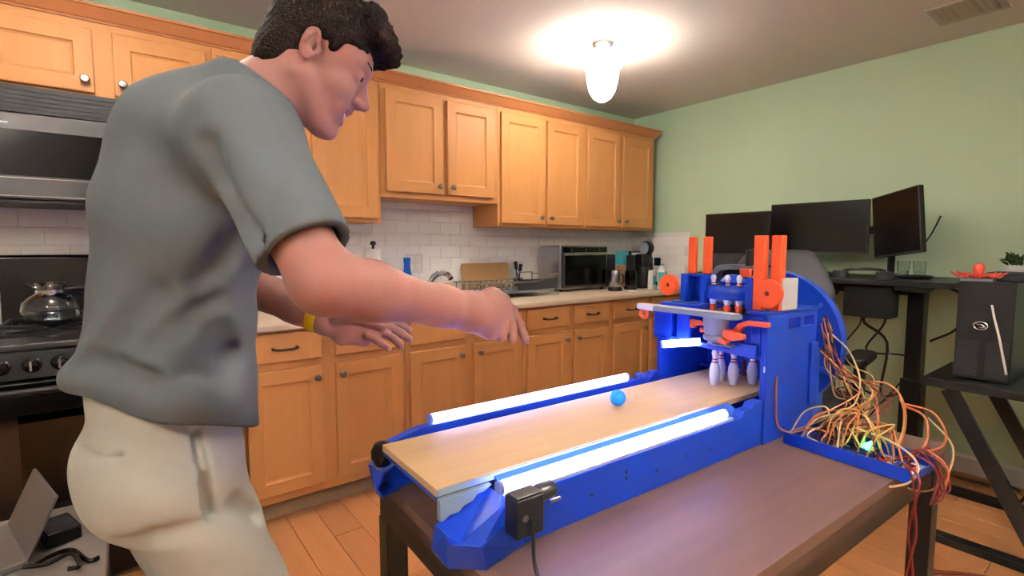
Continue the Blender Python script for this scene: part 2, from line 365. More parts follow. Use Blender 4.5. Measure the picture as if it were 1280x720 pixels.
m = MB(); m.add([(-a, -b, 0), (a, -b, 0), (a, b, 0), (-a, b, 0), (-a+.03, -b+.03, -.17), (a-.03, -b+.03, -.17), (a-.03, b-.03, -.17), (-a+.03, b-.03, -.17)], [(0, 1, 5, 4), (1, 2, 6, 5), (2, 3, 7, 6), (3, 0, 4, 7), (4, 5, 6, 7)]); m.build('basin', M['steel'], t)
fx = aty(536, 350, -.075); t = thing('kitchen_faucet', 'chrome single-lever faucet rising behind the sink', 'faucet', (fx[0], -.085, .9145))
MB().lathe([(0, 0), (.032, 0), (.03, .01), (.02, .02), (.018, .07), (.021, .09), (.021, .11), (0, .118)], 20, cap=False).build('base', M['chrome'], t, True)
MB().tube(spline([(0, 0, .08), (.01, -.04, .13), (.03, -.10, .16), (.04, -.16, .155), (.045, -.19, .13)], 6), [.015]*13+[.017]*12, 12).build('spout', M['chrome'], t, True)
MB().tube(spline([(0, 0, .11), (.02, .0, .14), (.055, -.01, .165)], 5), .009, 10).build('lever', M['chrome'], t, True)
# ------------------------------------------------------------------ microwave, stove, kettle
t = thing('microwave_oven', 'dark over-the-range microwave above the stove', 'microwave', (-.014, 0, 1.408))
a = .379
MB().box(-a, a, -.375, -.012, 0, .412).build('body', M['charcoal'], t, bevel=.003)
MB().box(-a, a, -.39, -.3755, .316, .412).build('vent_strip', M['charcoal'], t, bevel=.002)
for k in range(5): MB().box(-a+.01, a-.01, -.393, -.3905, .33+k*.016, .337+k*.016).build('slat', M['black_plastic'], t)
d = MB().box(-a, a-.16, -.402, -.3755, .005, .312).build('door', M['dark_steel'], t, bevel=.004)
MB().box(-a+.03, a-.20, -.4035, -.402, .088, .252).build('window', M['black_gloss'], d)
MB().box(-a+.02, a-.18, -.4042, -.402, .0785, .0815).build('trim_line', M['steel'], d)
MB().box(-a+.02, a-.18, -.4042, -.402, .0135, .0165).build('trim_line', M['steel'], d)
MB().box(-a+.065, -a+.10, -.4035, -.402, .272, .277).build('badge', M['pale_plastic'], d)
MB().tube(spline([(a-.185, -.402, .05), (a-.185, -.43, .07), (a-.185, -.435, .16), (a-.185, -.43, .25), (a-.185, -.402, .27)], 5), .008, 8).build('handle', M['dark_steel'], d, True)
MB().box(a-.157, a, -.40, -.3755, .005, .312).build('control_panel', M['black_gloss'], t, bevel=.003)
MB().box(-a, a, -.40, -.02, -.008, -.0005).build('bottom_plate', M['black_plastic'], t)
t = thing('gas_stove', 'black gas stove with oven, front left behind the man', 'stove', (-.014, 0, 0)); a = .378
MB().box(-a, a, -.645, -.02, .03, .895).build('body', M['black_gloss'], t, bevel=.004)
for sx in (-1, 1):
    for y in (-.6, -.08): MB().lathe([(0, .0), (.02, 0), (.02, .03), (0, .03)], 12, (sx*.33, y, 0), cap=False).build('foot', M['black_plastic'], t)
MB().box(-a, a, -.665, -.09, .8955, .917).build('cooktop', M['dark_steel'], t, bevel=.005)
MB().prism([(-.088, .9), (-.02, .9), (-.02, 1.205), (-.06, 1.205), (-.07, 1.195)], 0, -a, a).build('backguard', M['black_gloss'], t, bevel=.004)
MB().prism([(-.6455, .80), (-.672, .80), (-.665, .888), (-.6455, .888)], 0, -a, a).build('control_panel', M['black_plastic'], t, bevel=.003)
for x in (-.31, -.235, -.163, -.09, .02, .12, .22, .31):
    k = MB().lathe([(.026, -.669), (.026, -.675), (.02, -.678), (.019, -.70), (0, -.702)], 18, (x, 0, .846), axis=1, cap=False).build('control_knob', M['black_gloss'], t, True)
    MB().box(x-.003, x+.003, -.705, -.702, .83, .862).build('pointer', M['steel'], k)
d = MB().box(-a+.004, a-.004, -.68, -.6455, .18, .79).build('oven_door', M['black_gloss'], t, bevel=.006)
MB().box(-a+.10, a-.10, -.682, -.68, .36, .68).build('oven_window', M['smoke_glass'], d)
MB().tube([(-a+.05, -.68, .765), (-a+.05, -.715, .765)], .009, 8).tube([(a-.05, -.68, .765), (a-.05, -.715, .765)], .009, 8).tube([(-a+.03, -.717, .765), (a-.03, -.717, .765)], .012, 12).build('door_handle', M['black_plastic'], d, True)
MB().box(-a+.004, a-.004, -.675, -.6455, .05, .172).build('drawer_front', M['black_gloss'], t, bevel=.005)
for sx in (-.19, .19):
    for sy in (-.50, -.23):
        b = MB().lathe([(0, .918), (.05, .918), (.045, .926), (.03, .93), (0, .931)], 20, (sx, sy, 0), cap=False).build('burner', M['black_metal'], t, True)
        g = MB()
        for k in range(4):
            q = math.pi/4+k*math.pi/2; g.bar((sx+.02*math.cos(q), sy+.02*math.sin(q), .943), (sx+.155*math.cos(q), sy+.115*math.sin(q), .943), .01, .01)
        for y in (-.125, .125): g.bar((sx-.16, sy+y, .94), (sx+.16, sy+y, .94), .01, .012); 
        for x in (-.16, .16): g.bar((sx+x, sy-.125, .94), (sx+x, sy+.125, .94), .01, .012)
        for x in (-.16, .16):
            for y in (-.125, .125): g.bar((sx+x, sy+y, .917), (sx+x, sy+y, .94), .012, .012)
        g.build('grate', M['black_metal'], t)
kp = np.array([-.215, -.36, .949])
t = thing('glass_kettle', 'round clear glass kettle with wide spout on the stove', 'kettle', kp)
pr = [(0, .002), (.055, .002), (.078, .02), (.09, .05), (.084, .08), (.062, .104), (.042, .116), (.038, .128), (.042, .14), (.05, .15)]
pr += [(r-.003, h+.002) for r, h in pr[::-1][:-1]]+[(0, .006)]
MB().lathe(pr, 32, cap=False).build('body', M['glass'], t, True)
MB().lathe([(.0405, .112), (.044, .112), (.044, .126), (.0405, .126)], 28, cap=False).build('neck_band', M['steel'], t, True)
MB().tube(spline([(.04, 0, .125), (.10, .01, .128), (.125, .015, .09), (.11, .013, .045), (.085, .01, .035)], 6), .008, 8).build('handle', M['black_plastic'], t, True)
MB().add([(-.04, -.02, .14), (-.04, .02, .14), (-.075, 0, .155), (-.04, -.018, .13), (-.04, .018, .13)], [(0, 1, 2), (3, 4, 2), (0, 3, 2), (1, 4, 2)]).build('spout', M['glass'], t)
MB().lathe([(0, .007), (.054, .007), (.075, .022), (.086, .048), (0, .048)], 28, cap=False).build('water', M['glass'], t, True)
# ------------------------------------------------------------------ things on the counter
CT = .9145
def on(u, y): p = aty(u, 340, y); return (p[0], y, CT)
t = thing('paper_towel', 'white paper towel roll on a black stand by the sink', 'paper towel', on(467, -.13))
zt = aty(467, 311, -.13)[2]-CT
MB().lathe([(.02, .012), (.052, .012), (.052, zt), (.02, zt), (.02, .012)], 28, cap=False).build('roll', M['paper'], t, True)
MB().lathe([(0, 0), (.07, 0), (.07, .01), (.008, .0115), (.008, zt+.02), (.02, zt+.028), (.012, zt+.045), (0, zt+.045)], 20, cap=False).build('stand', M['black_plastic'], t, True)
t = thing('soap_bottle', 'blue dish soap bottle standing behind the sink', 'soap bottle', on(509, -.09))
zt = aty(509, 322, -.09)[2]-CT; s = zt/.25
def ell(prof, fx, fy, n=20):
    m = MB(); m.lathe(prof, n, cap=False); m.v = [(x*fx, y*fy, z) for x, y, z in m.v]; return m
ell([(0, 0), (.036, 0), (.042, .01*s), (.043, .06*s), (.036, .12*s), (.022, .18*s), (.02, .21*s), (.024, .245*s), (.02, .25*s), (0, .25*s)], 1.0, .62).build('bottle', M['blue_soap'], t, True)
ell([(.0436, .03*s), (.0440, .04*s), (.0436, .09*s), (.043, .095*s)], 1.0, .64).build('label_wrap', M['pale_plastic'], t, True)
t = thing('wall_outlet', 'white outlet plate on the tiles behind the blue soap bottle', 'outlet', (aty(518, 335, -.009)[0], -.0095, 1.135))
MB().box(-.06, .06, -.005, 0, -.06, .06).build('plate', M['white_paint'], t, bevel=.002)
for x in (-.025, .025):
    for z in (-.025, .025):
        MB().box(x-.016, x+.016, -.0065, -.005, z-.018, z+.018).build('socket', M['paper'], t, bevel=.002)
cb = thing('cutting_board', 'light wooden cutting board leaning behind the dish rack', 'cutting board', on(612, -.07))
cb.rotation_euler = (-.13, 0, 0)
w0, w1 = aty(583, 345, -.1)[0]-cb.location.x, aty(642, 345, -.1)[0]-cb.location.x
MB().prism(rrect(w0, w1, .006, .215, .02), 1, 0, .018).build('board', M['board_wood'], cb, bevel=.003)
# dish rack: white wire frame, grey tray
x0, x1 = aty(596, 365, -.42)[0], aty(697, 365, -.42)[0]; y0, y1 = -.42, -.12
t = thing('dish_rack', 'metal wire dish rack with grey drip tray beside the sink', 'dish rack', ((x0+x1)/2+.012, -.285, CT)); a = (x1-x0)/2-.012; b = .14
MB().hexa([(-a+.02, -b+.01, .03), (a-.02, -b+.01, .03), (a-.02, b-.01, .03), (-a+.02, b-.01, .03), (-a+.02, -b+.01, .042), (a-.02, -b+.01, .042), (a-.02, b-.01, .042), (-a+.02, b-.01, .042)]).build('tray', M['grey_plastic'], t, bevel=.004)
MB().box(-.02, a-.006, -b+.006, -b+.012, .045, .115).build('side_panel', M['charcoal'], t, bevel=.003)
for y in (-b, b):
    MB().tube(spline([(-a, y, .0), (-a, y, .09), (-a+.01, y, .10), (a*.45, y, .10), (a*.62, y, .14), (a-.01, y, .145), (a, y, .135), (a, y, 0)], 5), .004, 8).build('side_frame', M['steel'], t, True)
    MB().tube([(-a, y, .045), (a, y, .045)], .003, 8).build('lower_rail', M['steel'], t, True)
for x in (-a, a): MB().tube([(x, -b, .095 if x < 0 else .135), (x, b, .095 if x < 0 else .135)], .0035, 8).build('end_rail', M['steel'], t, True)
f0 = None
for k in range(12):
    x = -a+.03+k*.042
    if x > a-.02: break
    o = MB().tube(spline([(0, -b*.7, .044), (0, -b*.6, .105), (0, -b*.2, .05), (0, b*.3, .05), (0, b*.6, .105), (0, b*.7, .044)], 4), .0028, 6).build('plate_prong', M['steel'], t, True) if f0 is None else inst(f0, t)
    f0 = f0 or o; o.location = (x, 0, 0)
def knife_block():
    t = thing('knife_block', 'black handled utensils standing behind the dish rack', 'utensil holder', on(648, -.072))
    MB().lathe([(0, 0), (.03, 0), (.034, .10), (.031, .10), (.027, .006), (0, .006)], 20, cap=False).build('holder', M['black_plastic'], t, True)
    for x, y, h, l in ((-.012, 0, .22, 'spatula'), (.014, .01, .20, 'ladle')):
        MB().tube([(x*.4, y, .01), (x*1.6, y, h*.75)], .005, 8).tube([(x*1.6, y, h*.75), (x*2.2, y, h)], .013, 8).build(l, M['black_plastic'], t, True)
knife_block()
# toaster oven
fy = -.30; x0, x1 = aty(701, 340, fy)[0], aty(759, 340, fy)[0]; zt = aty(730, 307, fy)[2]-CT
t = thing('toaster_oven', 'steel toaster oven with dark glass door on the counter', 'toaster oven', ((x0+x1)/2, fy, CT)); a = (x1-x0)/2
MB().box(-a, a, .012, .24, .018, zt).build('body', M['steel'], t, bevel=.01)
MB().box(-a, a, 0, .0115, .018, zt).build('front_frame', M['steel'], t, bevel=.004)
MB().box(-a+.02, a-.012, -.003, -.0005, zt-.05, zt-.012).build('control_strip', M['black_gloss'], t, bevel=.001)
d = MB().box(-a+.015, a-.015, -.01, -.0005, .03, zt-.057).build('door', M['dark_steel'], t, bevel=.004)
MB().box(-a+.03, a-.03, -.0125, -.0105, .045, zt-.072).build('door_glass', M['black_gloss'], d, bevel=.001)
MB().tube([(-a+.03, -.011, zt-.065), (-a+.03, -.03, zt-.065), (a-.03, -.03, zt-.065), (a-.03, -.011, zt-.065)], .006, 8).build('door_handle', M['steel'], d, True)
for x in (-.15, 0, .15): MB().lathe([(0, -.0035), (.008, -.0035), (.007, -.012), (0, -.012)], 14, (x*a/.25, 0, zt-.031), axis=1, cap=False).build('dial', M['charcoal'], t, True)
for sx in (-1, 1):
    for y in (.03, .21): MB().lathe([(0, 0), (.014, 0), (.014, .018), (0, .018)], 12, (sx*(a-.03), y, 0), cap=False).build('foot', M['black_plastic'], t)
# coffee corner
def jar(name, label, cat, u, y, r, v_top, m1, m2):
    p = on(u, y); h = aty(u, v_top, y)[2]-CT; t = thing(name, label, cat, p)
    MB().lathe([(0, .03), (r*.9, .03), (r, .045), (r, h*.85), (r*.92, h), (r*.89, h), (r*.95, h*.85), (r*.95, .05), (0, .036)], 24, cap=False).build('vessel', m1, t, True)
    MB().lathe([(0, 0), (r*1.08, 0), (r*1.08, .018), (r*.95, .0295), (0, .0295)], 24, cap=False).build('base', m2, t, True)
    MB().tube(spline([(r*.95, 0, h*.8), (r*1.6, -.01, h*.75), (r*1.65, -.01, h*.4), (r*.98, 0, h*.3)], 5), .006, 8).build('handle', m2, t, True)
    return t
jar('steel_kettle', 'shiny steel electric kettle right of the toaster oven', 'kettle', 769, -.44, .048, 338, M['steel'], M['black_plastic'])
jar('glass_carafe', 'dark glass coffee carafe between steel kettle and coffee maker', 'carafe', 788.5, -.43, .045, 338, M['smoke_glass'], M['black_plastic'])
fy = -.40; p = on(803, fy); t = thing('coffee_maker', 'black coffee maker with tilted round grey-black lid', 'coffee maker', p)
MB().box(-.06, .06, -.05, .12, 0, .02).build('base', M['black_plastic'], t, bevel=.006)
MB().box(-.06, .06, .03, .12, .0205, .26).build('column', M['black_plastic'], t, bevel=.01)
MB().lathe([(0, .021), (.042, .021), (.046, .04), (.046, .15), (.042, .165), (0, .167)], 24, (.0, -.015, 0), cap=False).build('flask', M['black_plastic'], t, True)
MB().box(-.062, .062, -.05, .029, .185, .27).build('brew_head', M['black_plastic'], t, bevel=.012)
l = MB().lathe([(0, -.03), (.05, -.03), (.056, -.02), (.056, .02), (.05, .03), (0, .03)], 28, axis=0, cap=False).build('lid', M['black_plastic'], t, True, loc=(.02, -.02, .315))
MB().lathe([(0, -.031), (.045, -.031), (.045, -.036), (0, -.036)], 28, axis=0, cap=False).build('lid_plate', M['grey_plastic'], l, True)
t = thing('espresso_machine', 'black espresso machine with side arm near the tile corner', 'coffee machine', on(822, -.24))
MB().box(-.07, .07, -.08, .1, 0, .03).build('base', M['black_plastic'], t, bevel=.005)
MB().box(-.07, .07, .0, .1, .0305, .24).build('body', M['charcoal'], t, bevel=.012)
MB().box(-.065, .065, -.08, -.0005, .16, .24).build('head', M['black_plastic'], t, bevel=.012)
MB().tube(spline([(.06, -.04, .20), (.12, -.09, .205), (.17, -.13, .18), (.175, -.135, .12)], 5), .01, 8).build('steam_arm', M['black_plastic'], t, True)
t = thing('tea_box', 'small teal and white tea box above the steel kettle', 'box', on(777, -.24)); h = aty(777, 314, -.24)[2]-CT
MB().box(-.035, .035, -.04, .04, 0, h*.62).build('lower_box', M['skin_box'], t, bevel=.002)
MB().box(-.035, .035, -.04, .04, h*.625, h).build('upper_box', M['teal'], t, bevel=.002)
t = thing('black_canister', 'black canister between toaster oven and tea box', 'canister', on(762, -.11)); h = aty(764, 318, -.16)[2]-CT
MB().lathe([(0, 0), (.045, 0), (.045, h-.03), (0, h-.03)], 24, cap=False).build('body', M['black_plastic'], t, True)
MB().lathe([(0, h-.0295), (.047, h-.0295), (.045, h), (0, h)], 24, cap=False).build('lid', M['charcoal'], t, True)
t = thing('dark_box', 'wide black box behind the coffee maker', 'box', on(788, -.12)); h = aty(788, 314, -.12)[2]-CT
MB().box(-.08, .08, -.06, .06, 0, h).build('carton', M['black_plastic'], t, bevel=.003); MB().box(-.06, .06, -.0612, -.06, h*.86, h*.96).build('print', M['pale_plastic'], t)
t = thing('milk_carton', 'white and teal milk carton at the end of the counter', 'carton', on(828, -.54), .3); h = aty(828, 330, -.54)[2]-CT
MB().box(-.028, .028, -.028, .028, 0, h*.74).build('body', M['carton_white'], t, bevel=.001)
MB().add([(-.028, -.028, h*.742), (.028, -.028, h*.742), (.028, .028, h*.742), (-.028, .028, h*.742), (-.028, 0, h*.96), (.028, 0, h*.96)], [(0, 1, 5, 4), (2, 3, 4, 5), (1, 2, 5), (3, 0, 4), (0, 3, 2, 1)]).build('gable', M['carton_white'], t)
MB().box(-.028, .028, -.002, .002, h*.94, h).build('top_fin', M['teal'], t)
MB().box(-.0288, -.0282, -.024, .024, .02, h*.68).build('print', M['teal'], t); MB().box(-.024, .005, -.0288, -.0282, .02, h*.7).build('print', M['teal'], t)
t = thing('coffee_bag', 'pale teal printed packet left of the milk carton', 'packet', on(815, -.52), .2); h = aty(817, 337, -.46)[2]-CT
MB().prism([(-.03, 0), (.03, 0), (.026, h*.8), (.02, h), (-.02, h), (-.026, h*.8)], 1, -.02, .02).build('pouch', M['carton_white'], t, bevel=.004)
MB().box(-.022, .022, -.0215, -.0205, h*.25, h*.7).build('print', M['teal'], t)
p = aty(788, 366, -.56); t = thing('paper_packet', 'small white packet lying near the counter edge', 'packet', (p[0], -.57, CT), .3)
MB().box(-.03, .03, -.02, .02, 0, .008).build('pouch', M['paper'], t, bevel=.003)
MB().box(-.03, -.024, -.02, .02, .0082, .0095).build('crimp', M['paper'], t)
# ------------------------------------------------------------------ standing desk by the right wall
t = thing('standing_desk', 'black standing desk along the green wall carrying the monitors', 'desk', (3.29, -1.68, 0)); DZ = 1.072
MB().box(-.27, .335, -.68, .68, DZ-.028, DZ).build('tabletop', M['black_plastic'], t, bevel=.004)
for y in (-.49, .49):
    MB().box(-.045, .045, y-.035, y+.035, .55, DZ-.07).build('upper_column', M['black_metal'], t, bevel=.006)
    MB().box(-.055, .055, y-.045, y+.045, .04, .5495).build('lower_column', M['black_metal'], t, bevel=.006)
    MB().prism([(-.32, .0), (.32, .0), (.32, .02), (.1, .0395), (-.1, .0395), (-.32, .02)], 1, y-.04, y+.04).build('foot', M['black_metal'], t, bevel=.004)
    MB().prism([(-.28, DZ-.029), (.28, DZ-.029), (.28, DZ-.045), (.06, DZ-.0695), (-.06, DZ-.0695), (-.28, DZ-.045)], 1, y-.03, y+.03).build('bracket', M['black_metal'], t)
MB().bar((0, -.455, DZ-.06), (0, .455, DZ-.06), .06, .05).build('crossbar', M['black_metal'], t)
MB().box(-.22, -.08, -.43, -.22, DZ-.20, DZ-.0295).build('control_box', M['black_plastic'], t, bevel=.006)
MB().box(-.27, -.19, -.15, .15, DZ-.06, DZ-.0295).build('cable_tray', M['grey_plastic'], t, bevel=.004)
rng = random.Random(11)
for k in range(9):
    y = -.4+k*.09; pts = [(-.05+rng.uniform(-.1, .1), y, DZ-.08)]
    for q in range(4): pts.append((rng.uniform(-.15, .12), y+rng.uniform(-.18, .18), DZ-.08-(q+1)*rng.uniform(.12, .2)))
    MB().tube(spline(pts, 6), rng.choice((.004, .005, .007)), 6).build('cable', M['black_plastic'], t, True)
MB().tube(spline([(.1, -.55, DZ-.03), (.14, -.66, DZ-.1), (.12, -.63, DZ-.25), (.08, -.53, DZ-.33)], 6), .006, 6).build('cable', M['black_plastic'], t, True)
def monitor(name, label, c, yaw, w_, h_, roll=0, chin=.012, th=.03, stand=None, tilt=0):
    t = thing(name, label, 'monitor', c, yaw, 'monitors on the standing desk')
    p = bpy.data.objects.new('panel', None)
    mr = Matrix.Rotation(roll, 4, 'X') @ Matrix.Rotation(tilt, 4, 'Y')
    def tr(m): m.v = [tuple(mr @ Vector(v)) for v in m.v]; return m
    h2, w2 = h_/2, w_/2
    b = tr(MB().box(0, th, -w2, w2, -h2, h2)).build('housing', M['black_plastic'], t, bevel=.004)
    tr(MB().box(-.0015, -.0002, -w2+.007, w2-.007, -h2+chin, h2-.007)).build('screen', M['screen'], t)
    if chin > .02: tr(MB().box(-.003, -.0003, -w2+.004, w2-.004, -h2+.003, -h2+chin-.003)).build('speaker_bar', M['charcoal'], t)
    else: tr(MB().box(-.003, -.0003, -w2+.004, w2-.004, -h2+.001, -h2+.009)).build('lower_bezel', M['dark_steel'], t)
    tr(MB().box(th, th+.03, -w2*.45, w2*.45, -h2*.5, h2*.5)).build('rear_housing', M['black_plastic'], t, bevel=.008)
    bpy.data.objects.remove(p)
    return t
pc = atx(919.5, 302, 3.22); t = monitor('computer_monitor', 'leftmost black monitor with a grey lower bar, set on the desk', (3.22, pc[1], 1.271), .0, .445, .385, chin=.12)
MB().box(-.06, .09, -.11, .11, DZ-1.271+.0005, DZ-1.271+.0045).build('base', M['black_plastic'], t, bevel=.001)
MB().box(.035, .055, -.03, .03, DZ-1.271+.005, -.1).build('neck', M['black_plastic'], t, bevel=.003)
pl = atx(966, 290, 3.44); pr_ = atx(1083, 282, 3.40); cy = (pl[1]+pr_[1])/2; ay = atx(1113, 345, 3.52)[1]
t = monitor('computer_monitor', 'large wide black monitor in the middle, on an arm', (3.42, cy, 1.357), .06, abs(pl[1]-pr_[1])+.0, .315)
MB().bar((.06, 0, -.02), (.095, ay-cy+.02, -.02), .03, .045).build('arm', M['black_metal'], t, bevel=.004)
PL3 = atx(1091, 284, 3.42); PR3 = atx(1150, 276, 3.24); c3 = (PL3+PR3)/2; d3 = PR3-PL3; yw = math.atan2(d3[0], -d3[1])
t = monitor('computer_monitor', 'rightmost black monitor, tilted and turned on its arm', (c3[0], c3[1], 1.365), yw, float(np.linalg.norm(d3[:2])), .345, roll=-.13)
iv = Matrix.Rotation(-yw, 4, 'Z')
def lm(x, y, z): return iv @ Vector((x-c3[0], y-c3[1], z-1.365))
z0 = DZ+.0005
MB().prism([tuple(lm(3.52+a, ay+b, 0))[:2] for a, b in ((-.06, -.05), (.06, -.05), (.06, .05), (-.06, .05))], 2, z0-1.365, z0-1.365+.012).build('base', M['black_metal'], t, bevel=.003)
MB().tube([lm(3.52, ay, z0+.012), lm(3.52, ay, 1.47)], .018, 14).build('pole', M['black_metal'], t, True)
MB().bar(lm(3.52, ay, 1.37), lm(c3[0]+.075, c3[1]-.03, 1.37), .03, .045).build('arm', M['black_metal'], t, bevel=.004)
MB().tube(spline([lm(3.45, ay-.05, 1.25), lm(3.42, ay-.14, 1.22), lm(3.40, ay-.2, 1.3), lm(3.39, ay-.24, 1.4)], 6), .004, 6).build('cable', M['black_plastic'], t, True)
t = thing('computer_keyboard', 'black keyboard on the desk under the middle monitor', 'keyboard', (3.1, -1.62, DZ+.0005))
MB().prism([(-.06, 0), (.065, 0), (.065, .022), (-.06, .012)], 1, -.2, .2).build('case', M['black_plastic'], t, bevel=.003)
km = None
for r in range(4):
    for k in range(13):
        o = MB().box(-.008, .008, -.008, .008, 0, .007).build('key', M['charcoal'], t) if km is None else inst(km, t)
        km = km or o; o.location = (-.045+r*.027, -.18+k*.03, .0135+.0022*r+.002)
t = thing('headphones', 'black tangle of headphones lying right of the keyboard', 'headphones', (3.1, -1.98, DZ+.0005))
MB().tube(spline([(-.03, -.1, .03), (.02, -.08, .045), (.06, 0, .05), (.02, .08, .045), (-.03, .1, .03)], 6), .008, 8).build('headband', M['black_plastic'], t, True)
for y in (-.1, .1): MB().lathe([(0, 0), (.035, 0), (.04, .015), (.035, .04), (0, .04)], 20, (-.03, y, 0), cap=False).build('ear_cup', M['charcoal'], t, True)
t = thing('desk_dish', 'flat black dish on the right end of the desk', 'dish', (3.28, atx(1142, 345, 3.28)[1], DZ+.0005))
MB().lathe([(0, 0), (.07, 0), (.085, .016), (.08, .018), (.068, .005), (0, .005)], 28, cap=False).build('dish', M['black_plastic'], t, True); MB().lathe([(0, .0055), (.045, .0055), (.045, .012), (0, .012)], 20, cap=False).build('lid', M['charcoal'], t, True)
for u, lb in ((1129, 'clear drinking glass just right of the monitor pole'), (1149, 'clear drinking glass behind the flat black dish')):
    p = atx(u, 340, 3.42); t = thing('drinking_glass', lb, 'glass', (3.42, p[1], DZ+.0005), 0, 'glasses on the desk')
    MB().lathe([(0, 0), (.025, 0), (.03, .09), (.028, .09), (.0235, .004), (0, .004)], 20, cap=False).build('tumbler', M['glass'], t, True)
    MB().lathe([(0, .0045), (.0232, .0045), (.0255, .035), (0, .035)], 20, cap=False).build('water', M['glass'], t, True)
# office chair
t = thing('office_chair', 'dark grey office chair behind the bowling machine', 'office chair', (2.52, -1.86, 0), math.radians(8))
vs = []; nn = 9
m = MB(); W_, H0, H1 = .25, .58, 1.235
for j in range(11):
    z = H0+(H1-H0)*j/10; ww = W_*(1 if j < 7 else (1-(j-6)**2*.028)); bx = -.19-.06*math.sin(j/10*2.6)+(j/10)**2*.02
    for i in range(nn):
        q = -1+2*i/(nn-1); m.v.append((bx+.05*q*q, q*ww, z))
for j in range(10):
    for i in range(nn-1): m.f.append((j*nn+i, j*nn+i+1, (j+1)*nn+i+1, (j+1)*nn+i))
bk = m.build('backrest', M['charcoal'], t, True); s_ = bk.modifiers.new('solid', 'SOLIDIFY'); s_.thickness = .05; bk.modifiers.new('sub', 'SUBSURF').render_levels = 2
MB().prism(rrect(-.24, .25, -.25, .25, .07), 2, .46, .54).build('seat', M['charcoal'], t, bevel=.02, seg=3)
MB().bar((-.2, 0, .44), (-.24, 0, .75), .06, .03, (0, 1, 0)).build('back_support', M['black_plastic'], t, bevel=.006)
for sy in (-1, 1):
    MB().prism(rrect(-.14, .14, sy*.30-.045, sy*.30+.045, .04), 2, .735, .77).build('armrest_pad', M['black_plastic'], t, bevel=.01)
    MB().box(-.03, .03, sy*.30-.02, sy*.30+.02, .45, .7345).build('armrest_post', M['black_plastic'], t, bevel=.006)
    MB().box(-.03, .03, min(sy*.1, sy*.32), max(sy*.1, sy*.32), .435, .4595).build('armrest_bracket', M['black_plastic'], t)
MB().lathe([(0, .09), (.04, .09), (.035, .14), (.026, .15), (.026, .43), (0, .43)], 18, cap=False).build('gas_column', M['black_metal'], t, True)
for k in range(5):
    a = k*2*math.pi/5+.3; c_, s_ = math.cos(a), math.sin(a)
    l = MB().hexa([(-.02*s_, .02*c_, .085), (.02*s_, -.02*c_, .085), (.3*c_+.015*s_, .3*s_-.015*c_, .06), (.3*c_-.015*s_, .3*s_+.015*c_, .06), (-.02*s_, .02*c_, .125), (.02*s_, -.02*c_, .125), (.3*c_+.015*s_, .3*s_-.015*c_, .085), (.3*c_-.015*s_, .3*s_+.015*c_, .085)]).build('base_leg', M['black_plastic'], t, bevel=.004)
    MB().tube([(.29*c_-.02*s_, .29*s_+.02*c_, .03), (.29*c_+.02*s_, .29*s_-.02*c_, .03)], .029, 16).build('caster', M['black_plastic'], l, True)
# ------------------------------------------------------------------ side stand with computer tower
t = thing('computer_stand', 'black stand with slanted metal legs under the computer tower', 'stand', (2.72, -2.34, 0)); TZ = .682
MB().prism([(-.01, TZ-.035), (.61, TZ-.035), (.61, TZ), (-.01, TZ)], 1, -.9, 0).build('tabletop', M['black_plastic'], t, bevel=.003)
for x in (.0, .58):
    for y in (-.09, -.42): MB().bar((x+.01, y, TZ-.036), (x-.01, y-.32, .03), .03, .055, (0, 1, 0)).build('slanted_leg', M['black_metal'], t, bevel=.003)
    MB().box(x-.055, x-.0, -.88, .0, 0, .035).build('foot_bar', M['black_metal'], t, bevel=.004)
t = thing('computer_tower', 'black desktop computer tower with round silver logo and white cable', 'computer', (2.8, -2.512, TZ+.0005))
MB().box(.012, .42, -.088, .088, .006, .412).build('case', M['black_plastic'], t, bevel=.004)
MB().box(0, .0115, -.088, .088, .006, .412).build('front_panel', M['black_plastic'], t, bevel=.004)
for x in (.03, .38):
    for y in (-.07, .07): MB().box(x, x+.02, y-.01, y+.01, 0, .0058).build('foot', M['black_plastic'], t)
g0 = None
for sy in (-.046, .046):
    for k in range(18):
        o = MB().box(-.003, -.0003, -.034, .034, 0, .004).build('grille_slat', M['charcoal'], t) if g0 is None else inst(g0, t)
        g0 = g0 or o; o.location = (0, sy, .02+k*.0085)
lg = [(-.002, .022*math.cos(q*math.pi/12)+.01, .016*math.sin(q*math.pi/12)+.232) for q in range(25)]
MB().tube(lg, .0022, 6).build('logo_ring', M['steel'], t)
MB().tube([(-.003, .022, .238), (-.003, .006, .236), (-.003, .0, .231), (-.003, -.008, .230), (-.003, .004, .224), (-.003, .016, .226)], .0022, 6).build('logo_mark', M['steel'], t)
MB().tube(spline([(-.002, -.02, .318), (-.012, -.024, .31), (-.014, -.032, .27), (-.02, -.05, .20), (-.03, -.072, .10), (-.03, -.082, .05)], 6), .004, 8).build('cable', M['wire_white'], t, True)
t = thing('flat_box', 'flat black box lying on top of the computer tower', 'box', (2.99, -2.55, TZ+.413)); MB().box(-.1, .1, -.07, .07, 0, .03).build('lower_shell', M['black_plastic'], t, bevel=.005); MB().box(-.09, .09, -.06, .06, .0303, .036).build('upper_shell', M['charcoal'], t, bevel=.002)
t = thing('grey_card', 'small grey slab on the front edge of the computer tower', 'slab', (2.832, -2.478, TZ+.413)); MB().box(-.03, .03, -.052, .052, 0, .012).build('slab', M['grey_plastic'], t, bevel=.002); MB().box(-.028, .028, -.05, .05, .0122, .014).build('lid', M['silver'], t)
t = thing('octopus_toy', 'small red octopus toy with curled arms on the computer tower', 'toy', (2.832, -2.478, TZ+.4275))
MB().lathe([(0, 0), (.016, 0), (.019, .012), (.016, .022), (.02, .035), (.019, .05), (.01, .06), (0, .062)], 20, cap=False).build('head', M['toy_red'], t, True)
